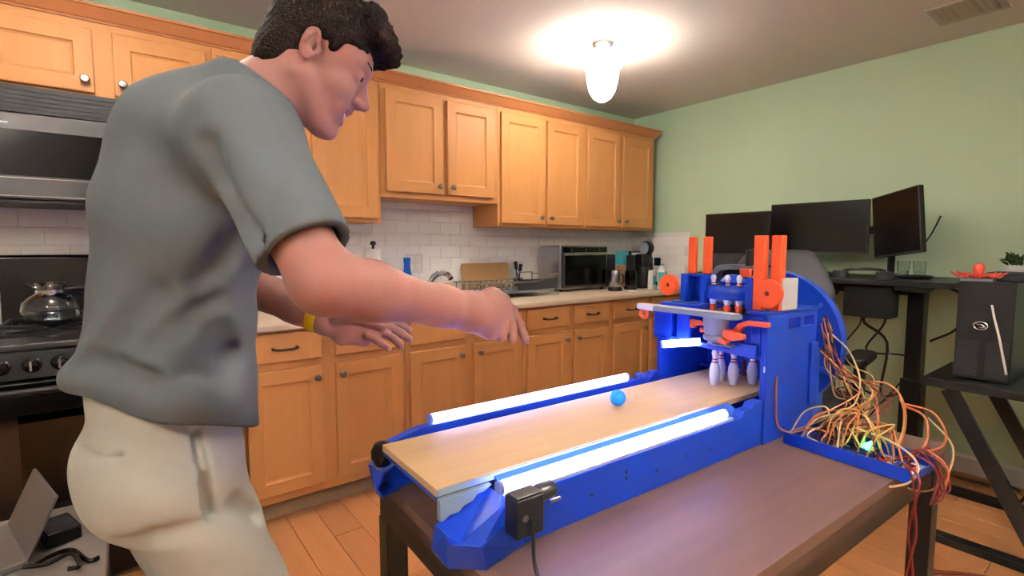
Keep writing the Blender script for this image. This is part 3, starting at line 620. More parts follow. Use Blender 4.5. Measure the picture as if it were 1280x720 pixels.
for k in range(8):
    a = k*math.pi/4+.2; c_, s_ = math.cos(a), math.sin(a)*1.6
    pts = [(.012*c_, .012*s_, .008), (.028*c_, .028*s_, .014), (.04*c_, .04*s_, .006), (.05*c_, .048*s_, .016), (.05*c_, .056*s_, .024)]
    MB().tube(spline(pts, 4), [.0075-.004*q/16 for q in range(17)], 8).build('arm', M['toy_red'], t, True)
t = thing('potted_plant', 'small green plant in a white pot at the right edge, on the computer tower', 'plant', (2.96, -2.635, TZ+.413))
t.location = (3.165, -2.54, TZ+.4130)
MB().lathe([(0, 0), (.03, 0), (.036, .05), (.038, .062), (.035, .062), (.032, .052), (0, .052)], 24, cap=False).build('pot', M['carton_white'], t, True)
rng = random.Random(5); lf = MB().add([(0, 0, 0), (.012, .02, .004), (0, .05, 0), (-.012, .02, .004)], [(0, 1, 2, 3)]).mesh('leaf', M['leaf'])
for k in range(26):
    o = bpy.data.objects.new('leaf', lf); COL.objects.link(o); o.parent = t; o.location = (rng.uniform(-.02, .02), rng.uniform(-.02, .02), .055+rng.uniform(0, .03)); o.rotation_euler = (rng.uniform(.1, 1.3), rng.uniform(-.3, .3), rng.uniform(0, 6.28)); o.scale = (1, 1, 1)
for k, (y, lb) in enumerate(((-2.62, 'thick black cable hanging under the computer stand'), (-2.72, 'thin black cable hanging beside the computer stand'))):
    MBo = MB().tube(spline([(3.50, y, .66), (3.50, y+.03, .45), (3.42, y-.02, .2), (3.40, y+.03, .008), (3.42, y+.1, .008)], 8), .007-.002*k, 6).build('power_cable', M['black_plastic'], None, True)
    tag(MBo, lb, 'cable', 'cables by the wall')
tag(MB().tube(spline([(3.60, -2.3, .30), (3.55, -2.42, .12), (3.57, -2.5, .03), (3.55, -2.57, .008)], 8), .006, 6).build('power_cable', M['black_plastic'], None, True), 'black cable running along the wall base to the right', 'cable', 'cables by the wall')
tag(MB().tube(spline([(2.35, -2.44, .012), (2.4, -2.5, .012), (2.5, -2.62, .012), (2.55, -2.8, .012)], 6), [.012]*6+[.007]*13, 8).build('floor_cable', M['wire_brown'], None, True), 'brown cable end lying on the floor near the stand', 'cable')
# ------------------------------------------------------------------ low grey table, front left
gz = .6
t = thing('side_table', 'low grey-topped table in the bottom left corner', 'table', (-.35, -1.75, 0))
MB().box(-.55, .30, -.45, .405, gz-.03, gz).build('tabletop', M['grey_top'], t, bevel=.004)
MB().box(-.53, .295, -.43, .39, gz-.12, gz-.0305).build('apron', M['charcoal'], t, bevel=.003)
for x in (-.5, .265):
    for y in (-.40, .36): MB().box(x-.028, x+.028, y-.028, y+.028, 0, gz-.1205).build('leg', M['black_metal'], t, bevel=.003)
p = CAM + 0
def gp(u, v, z=gz): d = FW + RT*(u-640)/FPX - UP*(v-360)/FPX; return CAM + d*(z-CAM[2])/d[2]
q = gp(8, 690); t = thing('laptop', 'grey open laptop at the left edge of the low table', 'laptop', (q[0]-.02, q[1], gz+.0005), .25)
MB().box(-.14, .04, -.11, .11, 0, .014).build('base', M['silver'], t, bevel=.003)
MB().hexa([(.035, -.11, .012), (.041, -.11, .012), (.041, .11, .012), (.035, .11, .012), (.085, -.11, .125), (.091, -.11, .125), (.091, .11, .125), (.085, .11, .125)]).build('screen_lid', M['silver'], t, bevel=.002)
q = gp(52, 672); t = thing('power_adapter', 'small black power adapter with a bright edge beside the laptop', 'adapter', (q[0]+.03, q[1]-.02, gz+.0005), .3); MB().box(-.03, .03, -.045, .045, 0, .03).build('case', M['black_gloss'], t, bevel=.004); MB().box(-.028, .028, .0452, .047, .026, .03).build('edge', M['steel'], t)
for k, (pp, lb) in enumerate(((((40, 712), (60, 700), (90, 698), (110, 704), (125, 700)), 'black cable looping across the grey table, farther strand'), (((30, 716), (60, 712), (90, 706), (100, 714), (85, 719)), 'black cable looping across the grey table, nearer strand'))):
    tag(MB().tube(spline([gp(u, v)+np.array([0, 0, .006+.006*k+(.012 if i == 2 else 0)]) for i, (u, v) in enumerate(pp)], 6), .0045, 8).build('loose_cable', M['black_gloss'], None, True), lb, 'cable', 'cables on the grey table')
# ------------------------------------------------------------------ work table (local: x along lane, y away from camera)
MA = math.radians(-2.0); MO = np.array([.384, -2.278, .74])
E1 = np.array([math.cos(MA), math.sin(MA), 0]); E2 = np.array([-math.sin(MA), math.cos(MA), 0])
def W(s, t_, h): return MO+E1*s+E2*t_+np.array([0, 0, h])
def L(p): d = np.array(p)-MO; return np.array([d@E1, d@E2, d[2]])
t = thing('work_table', 'brown wood-topped table with black metal legs under the bowling machine', 'table', (MO[0], MO[1], 0), MA)
TX0, TX1, TY0, TY1 = .03, 1.27, -.328, .36
npl = 1
for k in range(npl):
    a = TY0+(TY1-TY0)*k/npl; b = TY0+(TY1-TY0)*(k+1)/npl
    MB().box(TX0, TX1, a+.0004, b-.0004, .716, .7395).build('tabletop', M['table_wood'], t, bevel=.0015)
MB().box(TX0+.002, TX1-.002, TY0+.002, TY1-.002, .690, .7155).build('edge_board', M['table_edge'], t)
for x in (TX0+.03, TX1-.03):
    for y in (TY0+.03, TY1-.03): MB().box(x-.024, x+.024, y-.024, y+.024, 0, .6395).build('leg', M['black_metal'], t, bevel=.002)
    MB().box(x-.022, x+.022, TY0+.008, TY1-.008, .64, .6895).build('end_rail', M['black_metal'], t, bevel=.002)
for y in (TY0+.03, TY1-.03): MB().box(TX0+.055, TX1-.055, y-.02, y+.02, .64, .6895).build('side_rail', M['black_metal'], t, bevel=.002)
t = thing('wooden_board', 'brown wooden board standing under the left end of the table', 'board', W(.10, .01, -.74), MA)
MB().box(-.02, .02, -.045, .045, 0, .62).build('board', M['brown_board'], t, bevel=.003)
MB().box(-.035, .035, -.06, .06, .0, .012).build('foot_plate', M['brown_board'], t)
# ------------------------------------------------------------------ bowling machine
B = thing('bowling_machine', 'blue 3D-printed tabletop bowling lane with pinsetter and glowing light tubes', 'bowling machine', MO, MA)
bl, bl2, og, gy = M['blue_plastic'], M['blue_light'], M['orange_plastic'], M['grey_plastic']
TC = .115                                             # centre line of the lane
MB().box(0, .62, 0, .23, .096, .11).build('lane_board', M['lane_wood'], B, bevel=.0015)
MB().box(.6206, 1.135, 0, .23, .096, .11).build('lane_board', M['lane_wood'], B, bevel=.0015)
MB().box(.16, 1.13, .03, .2, .001, .0955).build('lane_bed', bl, B)
def mir(p): return (p[0], 2*TC-p[1], p[2])
def both(fn):
    for s in (0, 1): fn(lambda m: m if not s else MBmir(m), s)
def MBmir(m): m.v = [mir(v) for v in m.v]; return m
for side in (0, 1):
    X = (lambda m: m) if not side else MBmir
    # gutter strip sloping away from the lane, side wall with chamfered top
    X(MB().hexa([(.11, -.03, .084), (.82, -.03, .084), (.82, -.0015, .1), (.11, -.0015, .1), (.11, -.03, .089), (.82, -.03, .089), (.82, -.0015, .1055), (.11, -.0015, .1055)])).build('gutter_strip', bl2 if not side else bl, B)  # near strip in lighter blue: its lit look is put into the colour
    X(MB().prism([(.03, .0), (.885, 0), (.885, .112), (.845, .112), (.835, .1), (.80, .1), (.79, .088), (.10, .088), (.03, .035)], 1, -.058, -.031)).build('side_wall', bl, B, bevel=.0015)
    X(MB().prism([(-.056, .0885), (-.036, .0885), (-.036, .094), (-.056, .094)], 0, .10, .755)).build('light_channel', M['pale_plastic'], B)
    s0, s1, z = (.095, .73, .105) if not side else (.13, .75, .123)
    tb = X(MB().tube([(s0, -.046, z), (s1, -.046, z)], .0105, 14)).build('light_tube', M['led'], B, True)
    for s in (s0, s1): X(MB().tube([(s-.006 if s == s0 else s+.0002, -.046, z), (s-.0002 if s == s0 else s+.006, -.046, z)], .0112, 14)).build('end_cap', M['cap'], tb, True)
    if side: X(MB().box(.10, .79, -.0305, -.0245, .09, .1165)).build('inner_wall', bl, B, bevel=.001)
    if side: X(MB().prism([(.0995, .09), (.0995, .1165), (.02, .098), (.02, .09)], 1, -.045, -.0245)).build('wall_ramp', bl, B, bevel=.001)
    if side: X(MB().box(.10, .79, -.058, -.031, .0945, .111)).build('tube_bed', bl, B, bevel=.001)
    # flared catch tray corner at the front
    a, b, c = (.098, -.004, .088), (.0, .002, .05), (-.01, -.004, .02)
    e, i_, j = (-.004, -.040, .052), (.017, -.046, .035), (.10, -.057, .084)
    d_, f_ = (-.006, -.062, .048), (.03, -.09, .048); g_, h_ = (.0, -.04, .001), (.045, -.078, .001); k_ = (.13, -.058, .001); c2 = (.0, .0, .0012); jj = (.13, -.058, .07)
    vs = [a, b, c, e, i_, j, d_, f_, g_, h_, k_, c2, jj]
    fs = [(0, 4, 1), (0, 5, 4), (1, 4, 3), (1, 3, 2), (3, 6, 8), (3, 8, 2), (3, 4, 6), (4, 7, 6), (6, 7, 9, 8), (4, 5, 7), (5, 12, 7), (7, 12, 10, 9), (2, 8, 11), (8, 9, 10, 11)]
    w_ = X(MB().add(vs, fs)).build('tray_corner', bl, B)
    so = w_.modifiers.new('solid', 'SOLIDIFY'); so.thickness = .004; so.offset = 0
MB().box(.001, .012, .003, .227, .088, .0955).build('front_lip', bl, B, bevel=.001)
# pale bracket under the near lane corner
MB().prism([(.001, .0955), (.1, .0955), (.085, .088), (.07, .086), (.062, .078), (.045, .074), (.035, .066), (.018, .066), (.008, .06), (.001, .06)], 1, -.012, -.0005).build('grey_bracket', M['bracket_grey'], B, bevel=.001)
MB().box(.0, .62, -.003, -.0003, .098, .1085).build('lane_edge_strip', M['bracket_grey'], B)
# bumps at the back of the far rail
for s0 in (.79, .845):
    MB().prism([(s0, .1005), (s0+.05, .1005), (s0+.04, .125), (s0+.012, .125)], 1, .262, .288).build('rail_block', bl, B, bevel=.002)
# black corner knob at the front far corner
MB().lathe([(0, .055), (.016, .055), (.022, .07), (.022, .085), (.015, .1), (0, .105)], 20, (.012, .262, .0), cap=False).build('corner_knob', M['black_gloss'], B, True)
hm = None
for u, v in ((740, 619), (821, 588), (887.5, 562), (668, 640), (783, 598), (783, 590), (857, 570)):
    dd = FW + RT*(u-640)/FPX - UP*(v-360)/FPX; k = ((MO-CAM)@E2-.0585)/(dd@E2); p = L(CAM+dd*k)
    o = MB().lathe([(0, -.0006), (.0035, -.0006), (.0035, .0006), (0, .0006)], 10, axis=1, cap=False).build('bolt_hole', M['black_plastic'], B) if hm is None else inst(hm, B)  # flat black discs stand in for the dark of holes in the wall
    hm = hm or o; o.location = p
# sensor box with roller on the near side
mt = MB().box(.072, .125, -.122, -.088, .056, .118).build('motor_box', M['black_plastic'], B, bevel=.003)
MB().box(.075, .122, -.119, -.091, .1183, .1205).build('top_plate', M['dark_steel'], mt, bevel=.001)
MB().lathe([(0, -.1221), (.006, -.1221), (.006, -.1235), (0, -.1235)], 14, (.087, 0, .088), axis=1, cap=False).build('screw', M['steel'], mt)
MB().lathe([(0, .1255), (.012, .1255), (.014, .13), (.014, .158), (.012, .162), (0, .162)], 20, (0, -.098, .106), axis=0, cap=False).build('roller', M['dark_steel'], mt, True)
MB().lathe([(0, .15), (.003, .15), (.003, .172), (0, .172)], 10, (0, -.104, .088), axis=0, cap=False).build('pin', M['chrome'], mt, True)
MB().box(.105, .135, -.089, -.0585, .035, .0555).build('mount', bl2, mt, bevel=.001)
MB().tube(spline([(.098, -.1225, .085), (.098, -.126, .07), (.092, -.14, .02), (.085, -.17, .008), (.07, -.25, .008), (.06, -.325, .008), (.058, -.34, -.02), (.056, -.345, -.3)], 8), .0032, 8).build('motor_cable', M['black_plastic'], mt, True)
# ---- pinsetter frame
def pn(name, m, mm, bev=.0015): return m.build(name, mm, B, bevel=bev, seg=1)
near = MB().box(.886, 1.155, -.058, -.046, 0, .283).box(.886, 1.155, -.058, -.046, .311, .326)
for a, b in ((.886, .995), (1.06, 1.08), (1.14, 1.155)): near.box(a, b, -.058, -.046, .283, .311)
pn('near_panel', near, bl, 0)
pn('front_post', MB().box(.880, .972, -.064, -.0585, 0, .322), bl)
pn('panel_step', MB().box(1.115, 1.155, -.066, -.0585, .06, .235), bl)
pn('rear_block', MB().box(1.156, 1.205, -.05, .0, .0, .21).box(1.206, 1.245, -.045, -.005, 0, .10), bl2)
pn('rear_rib', MB().box(1.17, 1.182, -.056, -.0505, .05, .19), bl)
pn('far_panel', MB().box(.90, 1.155, .272, .286, 0, .326), bl)
pn('back_wall', MB().box(1.142, 1.155, -.0455, .2715, .1105, .326), bl)
top = MB().box(.89, .98, .14, .2715, .318, .334).box(.89, 1.155, -.058, -.0, .3265, .334).box(1.05, 1.1419, .0, .2715, .318, .326)
pn('top_plate', top, bl)
# front lattice
for a, b in ((.225, .2865), (.165, .205), (-.045, -.02), (.005, .035)): pn('front_slat', MB().box(.884, .898, a, b, .226, .317), bl)
pn('front_beam', MB().hexa([(.884, -.046, .212), (.899, -.046, .212), (.899, .272, .226), (.884, .272, .226), (.884, -.046, .2255), (.899, -.046, .2255), (.899, .272, .2395), (.884, .272, .2395)]), bl)
MB().hexa([(.87, -.04, .216), (.8835, -.04, .216), (.8835, .03, .22), (.87, .03, .22), (.87, -.04, .25), (.8835, -.04, .25), (.8835, .01, .25), (.87, .01, .25)]).build('deflector', bl, B)
tb = MB().bar((.872, .236, .212), (.872, .122, .236), .014, .02).build('light_bar', M['led'], B)
MB().bar((.872, .244, .2103), (.872, .2365, .2119), .016, .022).build('end_cap', M['pale_plastic'], tb)
pn('pit_panel', MB().box(1.1, 1.1415, -.0455, .2715, .1105, .118), bl)
MB().tube([(1.09, .115, .11), (1.09, .115, .16)], .006, 8).build('reset_post', M['wire_brown'], B, True)
# grey lever across the front with white tip
ar = MB().prism([(.845, .225), (.80, .225), (.806, .12), (.80, .03), (.805, -.012), (.815, -.022), (.838, -.022), (.846, -.01), (.846, .03), (.84, .12)], 2, .317, .330).build('lever_arm', gy, B, bevel=.002)
MB().prism([(.845, .2255), (.80, .2255), (.808, .285), (.816, .297), (.83, .297), (.838, .285)], 2, .316, .332).build('white_tip', M['pin_white'], ar, bevel=.003)
MB().box(.81, .836, -.015, .222, .3302, .3325).build('top_inlay', M['pale_plastic'], ar, bevel=.001)
MB().tube(spline([(.82, .275, .316), (.82, .285, .302), (.82, .275, .292), (.82, .262, .296), (.82, .262, .316)], 4), .005, 8).build('hook', og, ar, True)
cu = MB().lathe([(0, .318), (.032, .318), (.03, .29), (.026, .272), (.03, .27), (.031, .262), (.024, .256), (0, .254)], 24, (.83, .045, 0), cap=False).build('gripper_cup', gy, B, True)
MB().lathe([(0, .2535), (.008, .2535), (.01, .247), (.006, .242), (0, .242)], 16, (.83, .045, 0), cap=False).build('nozzle', gy, cu, True)
MB().prism([(.01, .238), (.085, .238), (.08, .246), (.015, .246)], 0, .848, .87).build('gripper_ledge', gy, B, bevel=.002)
def claw(pts, s0, s1): return MB().prism(pts, 0, s0, s1).build('claw', og, B, bevel=.002)
claw([(.135, .300), (.09, .297), (.09, .288), (.12, .286), (.122, .276), (.135, .278)], .845, .86)
claw([(.1, .282), (.078, .28), (.078, .27), (.1, .27)], .84, .86)
claw([(-.085, .316), (-.03, .315), (-.008, .305), (.006, .288), (.02, .286), (.02, .276), (.0, .273), (-.012, .282), (-.02, .296), (-.034, .303), (-.085, .304)], .84, .856)
claw([(.018, .29), (-.035, .282), (-.035, .27), (-.005, .262), (.028, .27)], .82, .836)
claw([(.03, .268), (.0, .262), (.004, .252), (.03, .256)], .81, .826)
# turrets with orange rails and wheels
pn('turret', MB().box(.92, .985, .205, .222, .3345, .42).box(.92, .985, .145, .158, .3345, .42).box(.97, .985, .1585, .2045, .3345, .42), bl)
pn('turret_cap', MB().box(.935, .985, .1585, .2045, .412, .42), bl)
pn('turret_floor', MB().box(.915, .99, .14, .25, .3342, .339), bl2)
pn('turret', MB().box(.915, .96, .0, .018, .3345, .418), bl)
for s, ty in ((.945, .204), (.95, .158)): pn('guide_rail', MB().box(s, s+.012, ty-.013, ty+.012, .4205, .527).box(s+.0125, s+.028, ty+.006, ty+.012, .4205, .527), og)
for s, ty, z0 in ((.92, -.011, .3345), (.94, -.046, .3345)): pn('guide_rail', MB().box(s, s+.012, ty-.013, ty+.012, z0, .527).box(s+.0125, s+.028, ty-.013, ty-.007, z0, .527), og)
def wheel(s, ty, z, r):
    o = MB().lathe([(.006, 0), (r, 0), (r, .014), (.006, .014), (.006, 0)], 36, (s, ty, z), axis=0, cap=False).build('roller_wheel', og, B, True)
    MB().lathe([(0, .002), (.0058, .002), (.0058, .012), (0, .012)], 12, (s, ty, z), axis=0, cap=False).build('axle', M['wire_brown'], o)
wheel(.90, .252, .385, .031); wheel(.895, -.05, .381, .036)
pn('motor_block', MB().box(.95, 1.02, -.052, -.022, .3345, .417), gy); pn('motor_plate', MB().box(.95, 1.03, -.062, -.0525, .3345, .417), M['pale_plastic'])
# carousel
cs, ct_ = .995, .1
MB().lathe([(.04, .352), (.072, .352), (.075, .36), (.075, .384), (.07, .39), (.04, .39), (.04, .352)], 32, (cs, ct_, 0), cap=False).build('carousel_ring', bl, B, True)
MB().lathe([(0, .385), (.03, .385), (.036, .40), (.02, .418), (0, .42)], 24, (cs, ct_, 0), cap=False).build('carousel_hub', bl, B, True)
hsg = MB()
for r in range(13):
    a0, a1 = math.pi*r/13, math.pi*(r+1)/13
    f = lambda a, R: (ct_+.03+R*math.copysign(abs(math.cos(a))**.35, math.cos(a))*1.0, .345+(R*1.12)*abs(math.sin(a))**.35)
    p = [f(a0, .09), f(a1, .09), f(a1, .076), f(a0, .076)]
    hsg.hexa([(1.072, *p[0]), (1.1, *p[0]), (1.1, *p[1]), (1.072, *p[1]), (1.072, *p[3]), (1.1, *p[3]), (1.1, *p[2]), (1.072, *p[2])])
hsg.build('carousel_housing', gy, B)
pn('housing_back', MB().box(1.101, 1.106, .045, .215, .335, .435), M['charcoal'])
pn('orange_clip', MB().box(1.05, 1.065, .085, .115, .41, .434), og)
MB().lathe([(0, .442), (.017, .442), (.017, .488), (.006, .49), (.006, .496), (0, .496)], 20, (1.086, .1, 0), cap=False).build('drive_motor', M['black_plastic'], B, True)
MB().box(1.075, 1.1, .05, .066, .447, .49).build('motor_bracket', gy, B)
tri = MB().prism([(-.0, .443), (.03, .443), (.03, .482), (.018, .482)], 0, 1.08, 1.095).build('blue_wedge', bl, B)
# elevator wheel behind
WR, WC = .212, (1.215, .112, .2145)
MB().lathe([(WR, 0), (WR, .035), (WR-.012, .035), (WR-.012, .006), (.03, .006), (.03, 0), (WR, 0)], 72, WC, axis=0, cap=False).build('elevator_wheel', bl, B, True)
MB().lathe([(0, -.02), (.03, -.02), (.03, .05), (0, .05)], 24, WC, axis=0, cap=False).build('wheel_hub', bl, B, True)
for k in range(6):
    a = k*math.pi/3+.4; MB().bar((WC[0]-.003, WC[1]+.031*math.cos(a), WC[2]+.031*math.sin(a)), (WC[0]-.003, WC[1]+(WR-.014)*math.cos(a), WC[2]+(WR-.014)*math.sin(a)), .012, .005, (1, 0, 0)).build('wheel_rib', bl2, B)
pn('wheel_support', MB().box(1.251, 1.265, .09, .135, .0, .25), bl)
pn('white_sticker', MB().box(.878, .8798, -.062, -.0585, .185, .20), M['pin_white'], 0)
MB().tube(spline([(.93, -.066, .17), (.93, -.0665, .12), (.935, -.067, .06), (.95, -.07, .03), (.98, -.085, .015)], 6), .003, 6).build('side_wire', M['wire_orange'], B, True)
# ---- pins and ball
pp = [(0, 0), (.0085, 0), (.0095, .003), (.0125, .016), (.0148, .032), (.0146, .042), (.012, .055), (.0078, .067), (.0068, .074), (.0078, .082), (.0095, .089), (.0085, .096), (.005, .1005), (0, .102)]
def pin(label, loc, group):
    t = thing('bowling_pin', label, 'bowling pin', loc, 0, group)
    MB().lathe(pp, 20, cap=False).build('body', M['pin_white'], t, True)
    for z, r in ((.0655, .0084), (.0735, .0072)): MB().lathe([(r, z-.0018), (r+.0006, z-.0014), (r+.0006, z+.0014), (r, z+.0018)], 20, cap=False).build('stripe', M['pin_red'], t, True)
    return t
P0 = pin('nearest left white bowling pin standing on the lane', W(.926, .105, .1105), 'pins standing on the lane')
dup(P0, W(.969, .075, .1105), 0, 'middle white bowling pin of the front three on the lane')
dup(P0, W(1.021, .048, .1105), 0, 'rightmost white bowling pin standing by the blue panel')
dup(P0, W(.985, .125, .1105), 0, 'white bowling pin half hidden behind the leftmost standing pin')
for k, (a, lb) in enumerate(((2.6, 'leftmost white bowling pin held in the carousel'), (3.45, 'middle white bowling pin held in the carousel'), (3.95, 'right-hand white bowling pin held in the carousel'), (4.9, 'half hidden white bowling pin at the right rim of the carousel'))):
    p = W(cs+.058*math.cos(a), ct_-.058*math.sin(a)*-1 if False else ct_+.058*math.sin(a), .337)
    o = dup(P0, p, 0, lb); o['group'] = 'pins held in the carousel'; o.scale = (.82, .82, .82)
for a in (2.6, 3.45, 3.95, 4.9):
    MB().lathe([(0, .318), (.008, .318), (.010, .333), (.008, .3365), (0, .3365)], 12, (cs+.058*math.cos(a), ct_+.058*math.sin(a), 0), cap=False).build('pin_holder', og, B, True)
pn('holder_plate', MB().box(.935, 1.045, .03, .155, .3145, .3178), M['wire_brown'], 0)
t = thing('bowling_ball', 'small blue ball rolling down the wooden lane', 'ball', W(.562, .132, .1105)); r = .0195
m = MB().lathe([(r*math.sin(math.pi*k/16), r-r*math.cos(math.pi*k/16)) for k in range(17)], 28, cap=False).build('ball', M['ball_blue'], t, True)
MB().lathe([(r*1.003*math.sin(a), r-r*1.003*math.cos(a)) for a in (1.45, 1.5, 1.57, 1.64, 1.69)], 28, cap=False).build('seam', M['ball_blue'], t, True)
# ------------------------------------------------------------------ electronics tray
TR = thing('electronics_tray', 'long blue tray of circuit boards and tangled wires on the table corner', 'electronics tray', W(.995, -.225, .001), MA+math.radians(-3))
a, b = .068, .135
MB().box(-a, a, -b, b, 0, .003).build('floor_plate', bl, TR)
for nm, bb in (('long_wall', (-a, -a+.003, -b, b)), ('long_wall', (a-.003, a, -b, b)), ('end_wall', (-a+.0032, a-.0032, b-.003, b)), ('end_wall', (-a+.0032, a-.0032, -b, -b+.003))):
    MB().box(*bb, .0032, .03 if nm == 'long_wall' else .016).build(nm, bl, TR)
for k, y in enumerate((-.115, -.062, -.005, .055)):
    o = MB().box(-.045, .035, y-.014, y+.014, .0035, .0115).build('breadboard', M['breadboard'], TR, bevel=.001)
    MB().box(-.045, .035, y-.001, y+.001, .0117, .012).build('centre_groove', M['grey_plastic'], o)
    c = MB().box(-.02, .012, y-.009, y+.009, .0122, .016).build('driver_board', M['pcb_red'] if k in (0, 1) else M['pcb'], TR)
    MB().box(-.008, .0, y-.004, y+.004, .0162, .019).build('chip', M['black_plastic'], c)
ub = MB().box(.0, .06, .0, .095, .028, .0305).build('controller_board', M['pcb'], TR); 
for k in range(6): MB().box(.006, .054, .006+k*.015, .012+k*.015, .0307, .038).build('header', M['black_plastic'], ub)
for k, (x, y, z) in enumerate(((-.012, -.035, .03), (.004, -.03, .034), (-.004, -.024, .03))):
    MB().box(x-.012, x+.012, y-.004, y+.004, z, z+.007).build('green_light', M['green_led'], TR, bevel=.001)
MB().box(-.02, .014, -.045, -.018, .0122, .0295).build('light_board', M['pcb'], TR)
rng = random.Random(21)
TM = Matrix.Translation(Vector(W(.995, -.225, .001))) @ Matrix.Rotation(MA+math.radians(-3), 4, 'Z')
def tl(p): return np.array(TM.inverted() @ Vector([float(c) for c in p]))
cols = ['wire_orange', 'wire_yellow', 'wire_cream', 'wire_orange', 'wire_brown', 'wire_red', 'wire_yellow']
def wire(pts, col, r=.0021, n=6): return MB().tube(spline(pts, n), r, 6).build('wire', M[col], TR, True)
# bundle from the back of the machine down into the tray
for k in range(16):
    p0 = tl(W(1.17+rng.uniform(0, .04), -.06+rng.uniform(-.01, .0), .24+rng.uniform(-.05, .07)))
    p1 = tl(W(1.20+rng.uniform(-.02, .06), -.09+rng.uniform(-.03, .01), .12+rng.uniform(-.03, .05)))
    p2 = tl(W(1.13+rng.uniform(-.04, .12), -.17+rng.uniform(-.08, .05), .09+rng.uniform(-.02, .05)))
    p3 = (rng.uniform(-.04, .06), rng.uniform(-.06, .11), .03+rng.uniform(.0, .03)); p4 = (p3[0]+rng.uniform(-.02, .02), p3[1]+rng.uniform(-.03, .03), .0135)
    wire([p0, p1, p2, p3, p4], cols[k % 7], .0018)
# loops rising out of the tray
for k in range(18):
    x0, y0 = rng.uniform(-.04, .05), rng.uniform(-.02, .12); x1, y1 = rng.uniform(-.03, .06), rng.uniform(-.12, .05)
    hh = rng.uniform(.05, .10); mx_, my_ = (x0+x1)/2+rng.uniform(.02, .09), (y0+y1)/2+rng.uniform(-.05, .03)
    wire([(x0, y0, .0135), (x0*.7+mx_*.3, y0*.7+my_*.3, hh*.8), (mx_, my_, hh), (x1*.6+mx_*.4, y1*.6+my_*.4, hh*.7), (x1, y1, .0135)], cols[(k*3) % 7], .0019)
# big loops: out over the right end, and the cream loop hanging over the front wall
def pxt(u, v, s_):                                  # point on the plane s = s_ behind a pixel, in tray coordinates
    d = FW + RT*(u-640)/FPX - UP*(v-360)/FPX; k = ((MO-CAM)@E1+s_)/(d@E1); return tl(CAM+d*k)
wire([pxt(1035, 555, 1.0), pxt(1045, 580, .92), pxt(1085, 606, .90), pxt(1130, 606, .90), pxt(1147, 590, .92), pxt(1140, 570, .95), pxt(1110, 550, 1.0), pxt(1070, 535, 1.02)], 'wire_cream', .0024)
wire([pxt(1040, 418, 1.2), pxt(1062, 440, 1.18), pxt(1075, 475, 1.14), pxt(1068, 505, 1.1), pxt(1045, 518, 1.05), pxt(1030, 545, 1.0)], 'wire_cream', .0022)
wire([pxt(1075, 476, 1.15), pxt(1110, 480, 1.12), pxt(1128, 500, 1.1), pxt(1132, 530, 1.08), pxt(1122, 565, 1.06)], 'wire_orange', .0022)
wire([pxt(1132, 505, 1.1), pxt(1165, 515, 1.08), pxt(1182, 540, 1.06), pxt(1178, 558, 1.05), pxt(1155, 565, 1.04)], 'wire_orange', .0022)
wire([pxt(1132, 508, 1.1), pxt(1155, 520, 1.08), pxt(1160, 545, 1.06), pxt(1150, 565, 1.04), pxt(1135, 575, 1.02)], 'wire_orange', .0026)
wire([pxt(1160, 522, 1.08), pxt(1190, 556, 1.06), pxt(1186, 590, 1.04), pxt(1165, 612, 1.03), pxt(1140, 612, 1.02), pxt(1120, 600, 1.0)], 'wire_cream', .0020)
wire([pxt(1125, 498, 1.1), pxt(1130, 515, 1.09), pxt(1128, 540, 1.07), pxt(1120, 560, 1.05)], 'wire_yellow', .0022)
wire([pxt(970, 552, .97), pxt(985, 545, .98), pxt(1005, 515, 1.02), pxt(1030, 508, 1.02), pxt(1035, 520, 1.02), pxt(1010, 532, 1.0), pxt(985, 540, .99)], 'wire_cream', .002)
wire([pxt(966, 556, .95), pxt(980, 548, .96), pxt(995, 540, .97), pxt(1020, 536, .98), pxt(1045, 545, 1.0)], 'wire_orange', .0022)
for k in range(7):                                  # red and brown bundle spilling over the end wall
    x = .02+rng.uniform(-.03, .03)
    wire([(x, -.09+rng.uniform(-.02, .02), .015), (x+.01, -.12, .04+rng.uniform(-.005, .01)), (x+.015+rng.uniform(-.01, .01), -.155+rng.uniform(-.01, .01), .02), (x+rng.uniform(-.015, .02), -.16+rng.uniform(-.01, .01), -.02-rng.uniform(0, .02)), (x-.01, -.155, -.03-rng.uniform(0, .03))], ['wire_red', 'wire_brown', 'wire_red', 'wire_orange'][k % 4], .0022)
for sg in (-1, 1):                                   # twisted red pair hanging to the floor
    pts = []
    for k in range(15):
        z = -.0-k*.05; pts.append((-.082+.008*sg*math.sin(k*1.5)+(-.012*k/14), -.15+.006*sg*math.cos(k*1.5), z if k else .02))
    wire([(-.03, -.1, .016), (-.055, -.12, .036)]+pts, 'wire_red', .0026, 5)
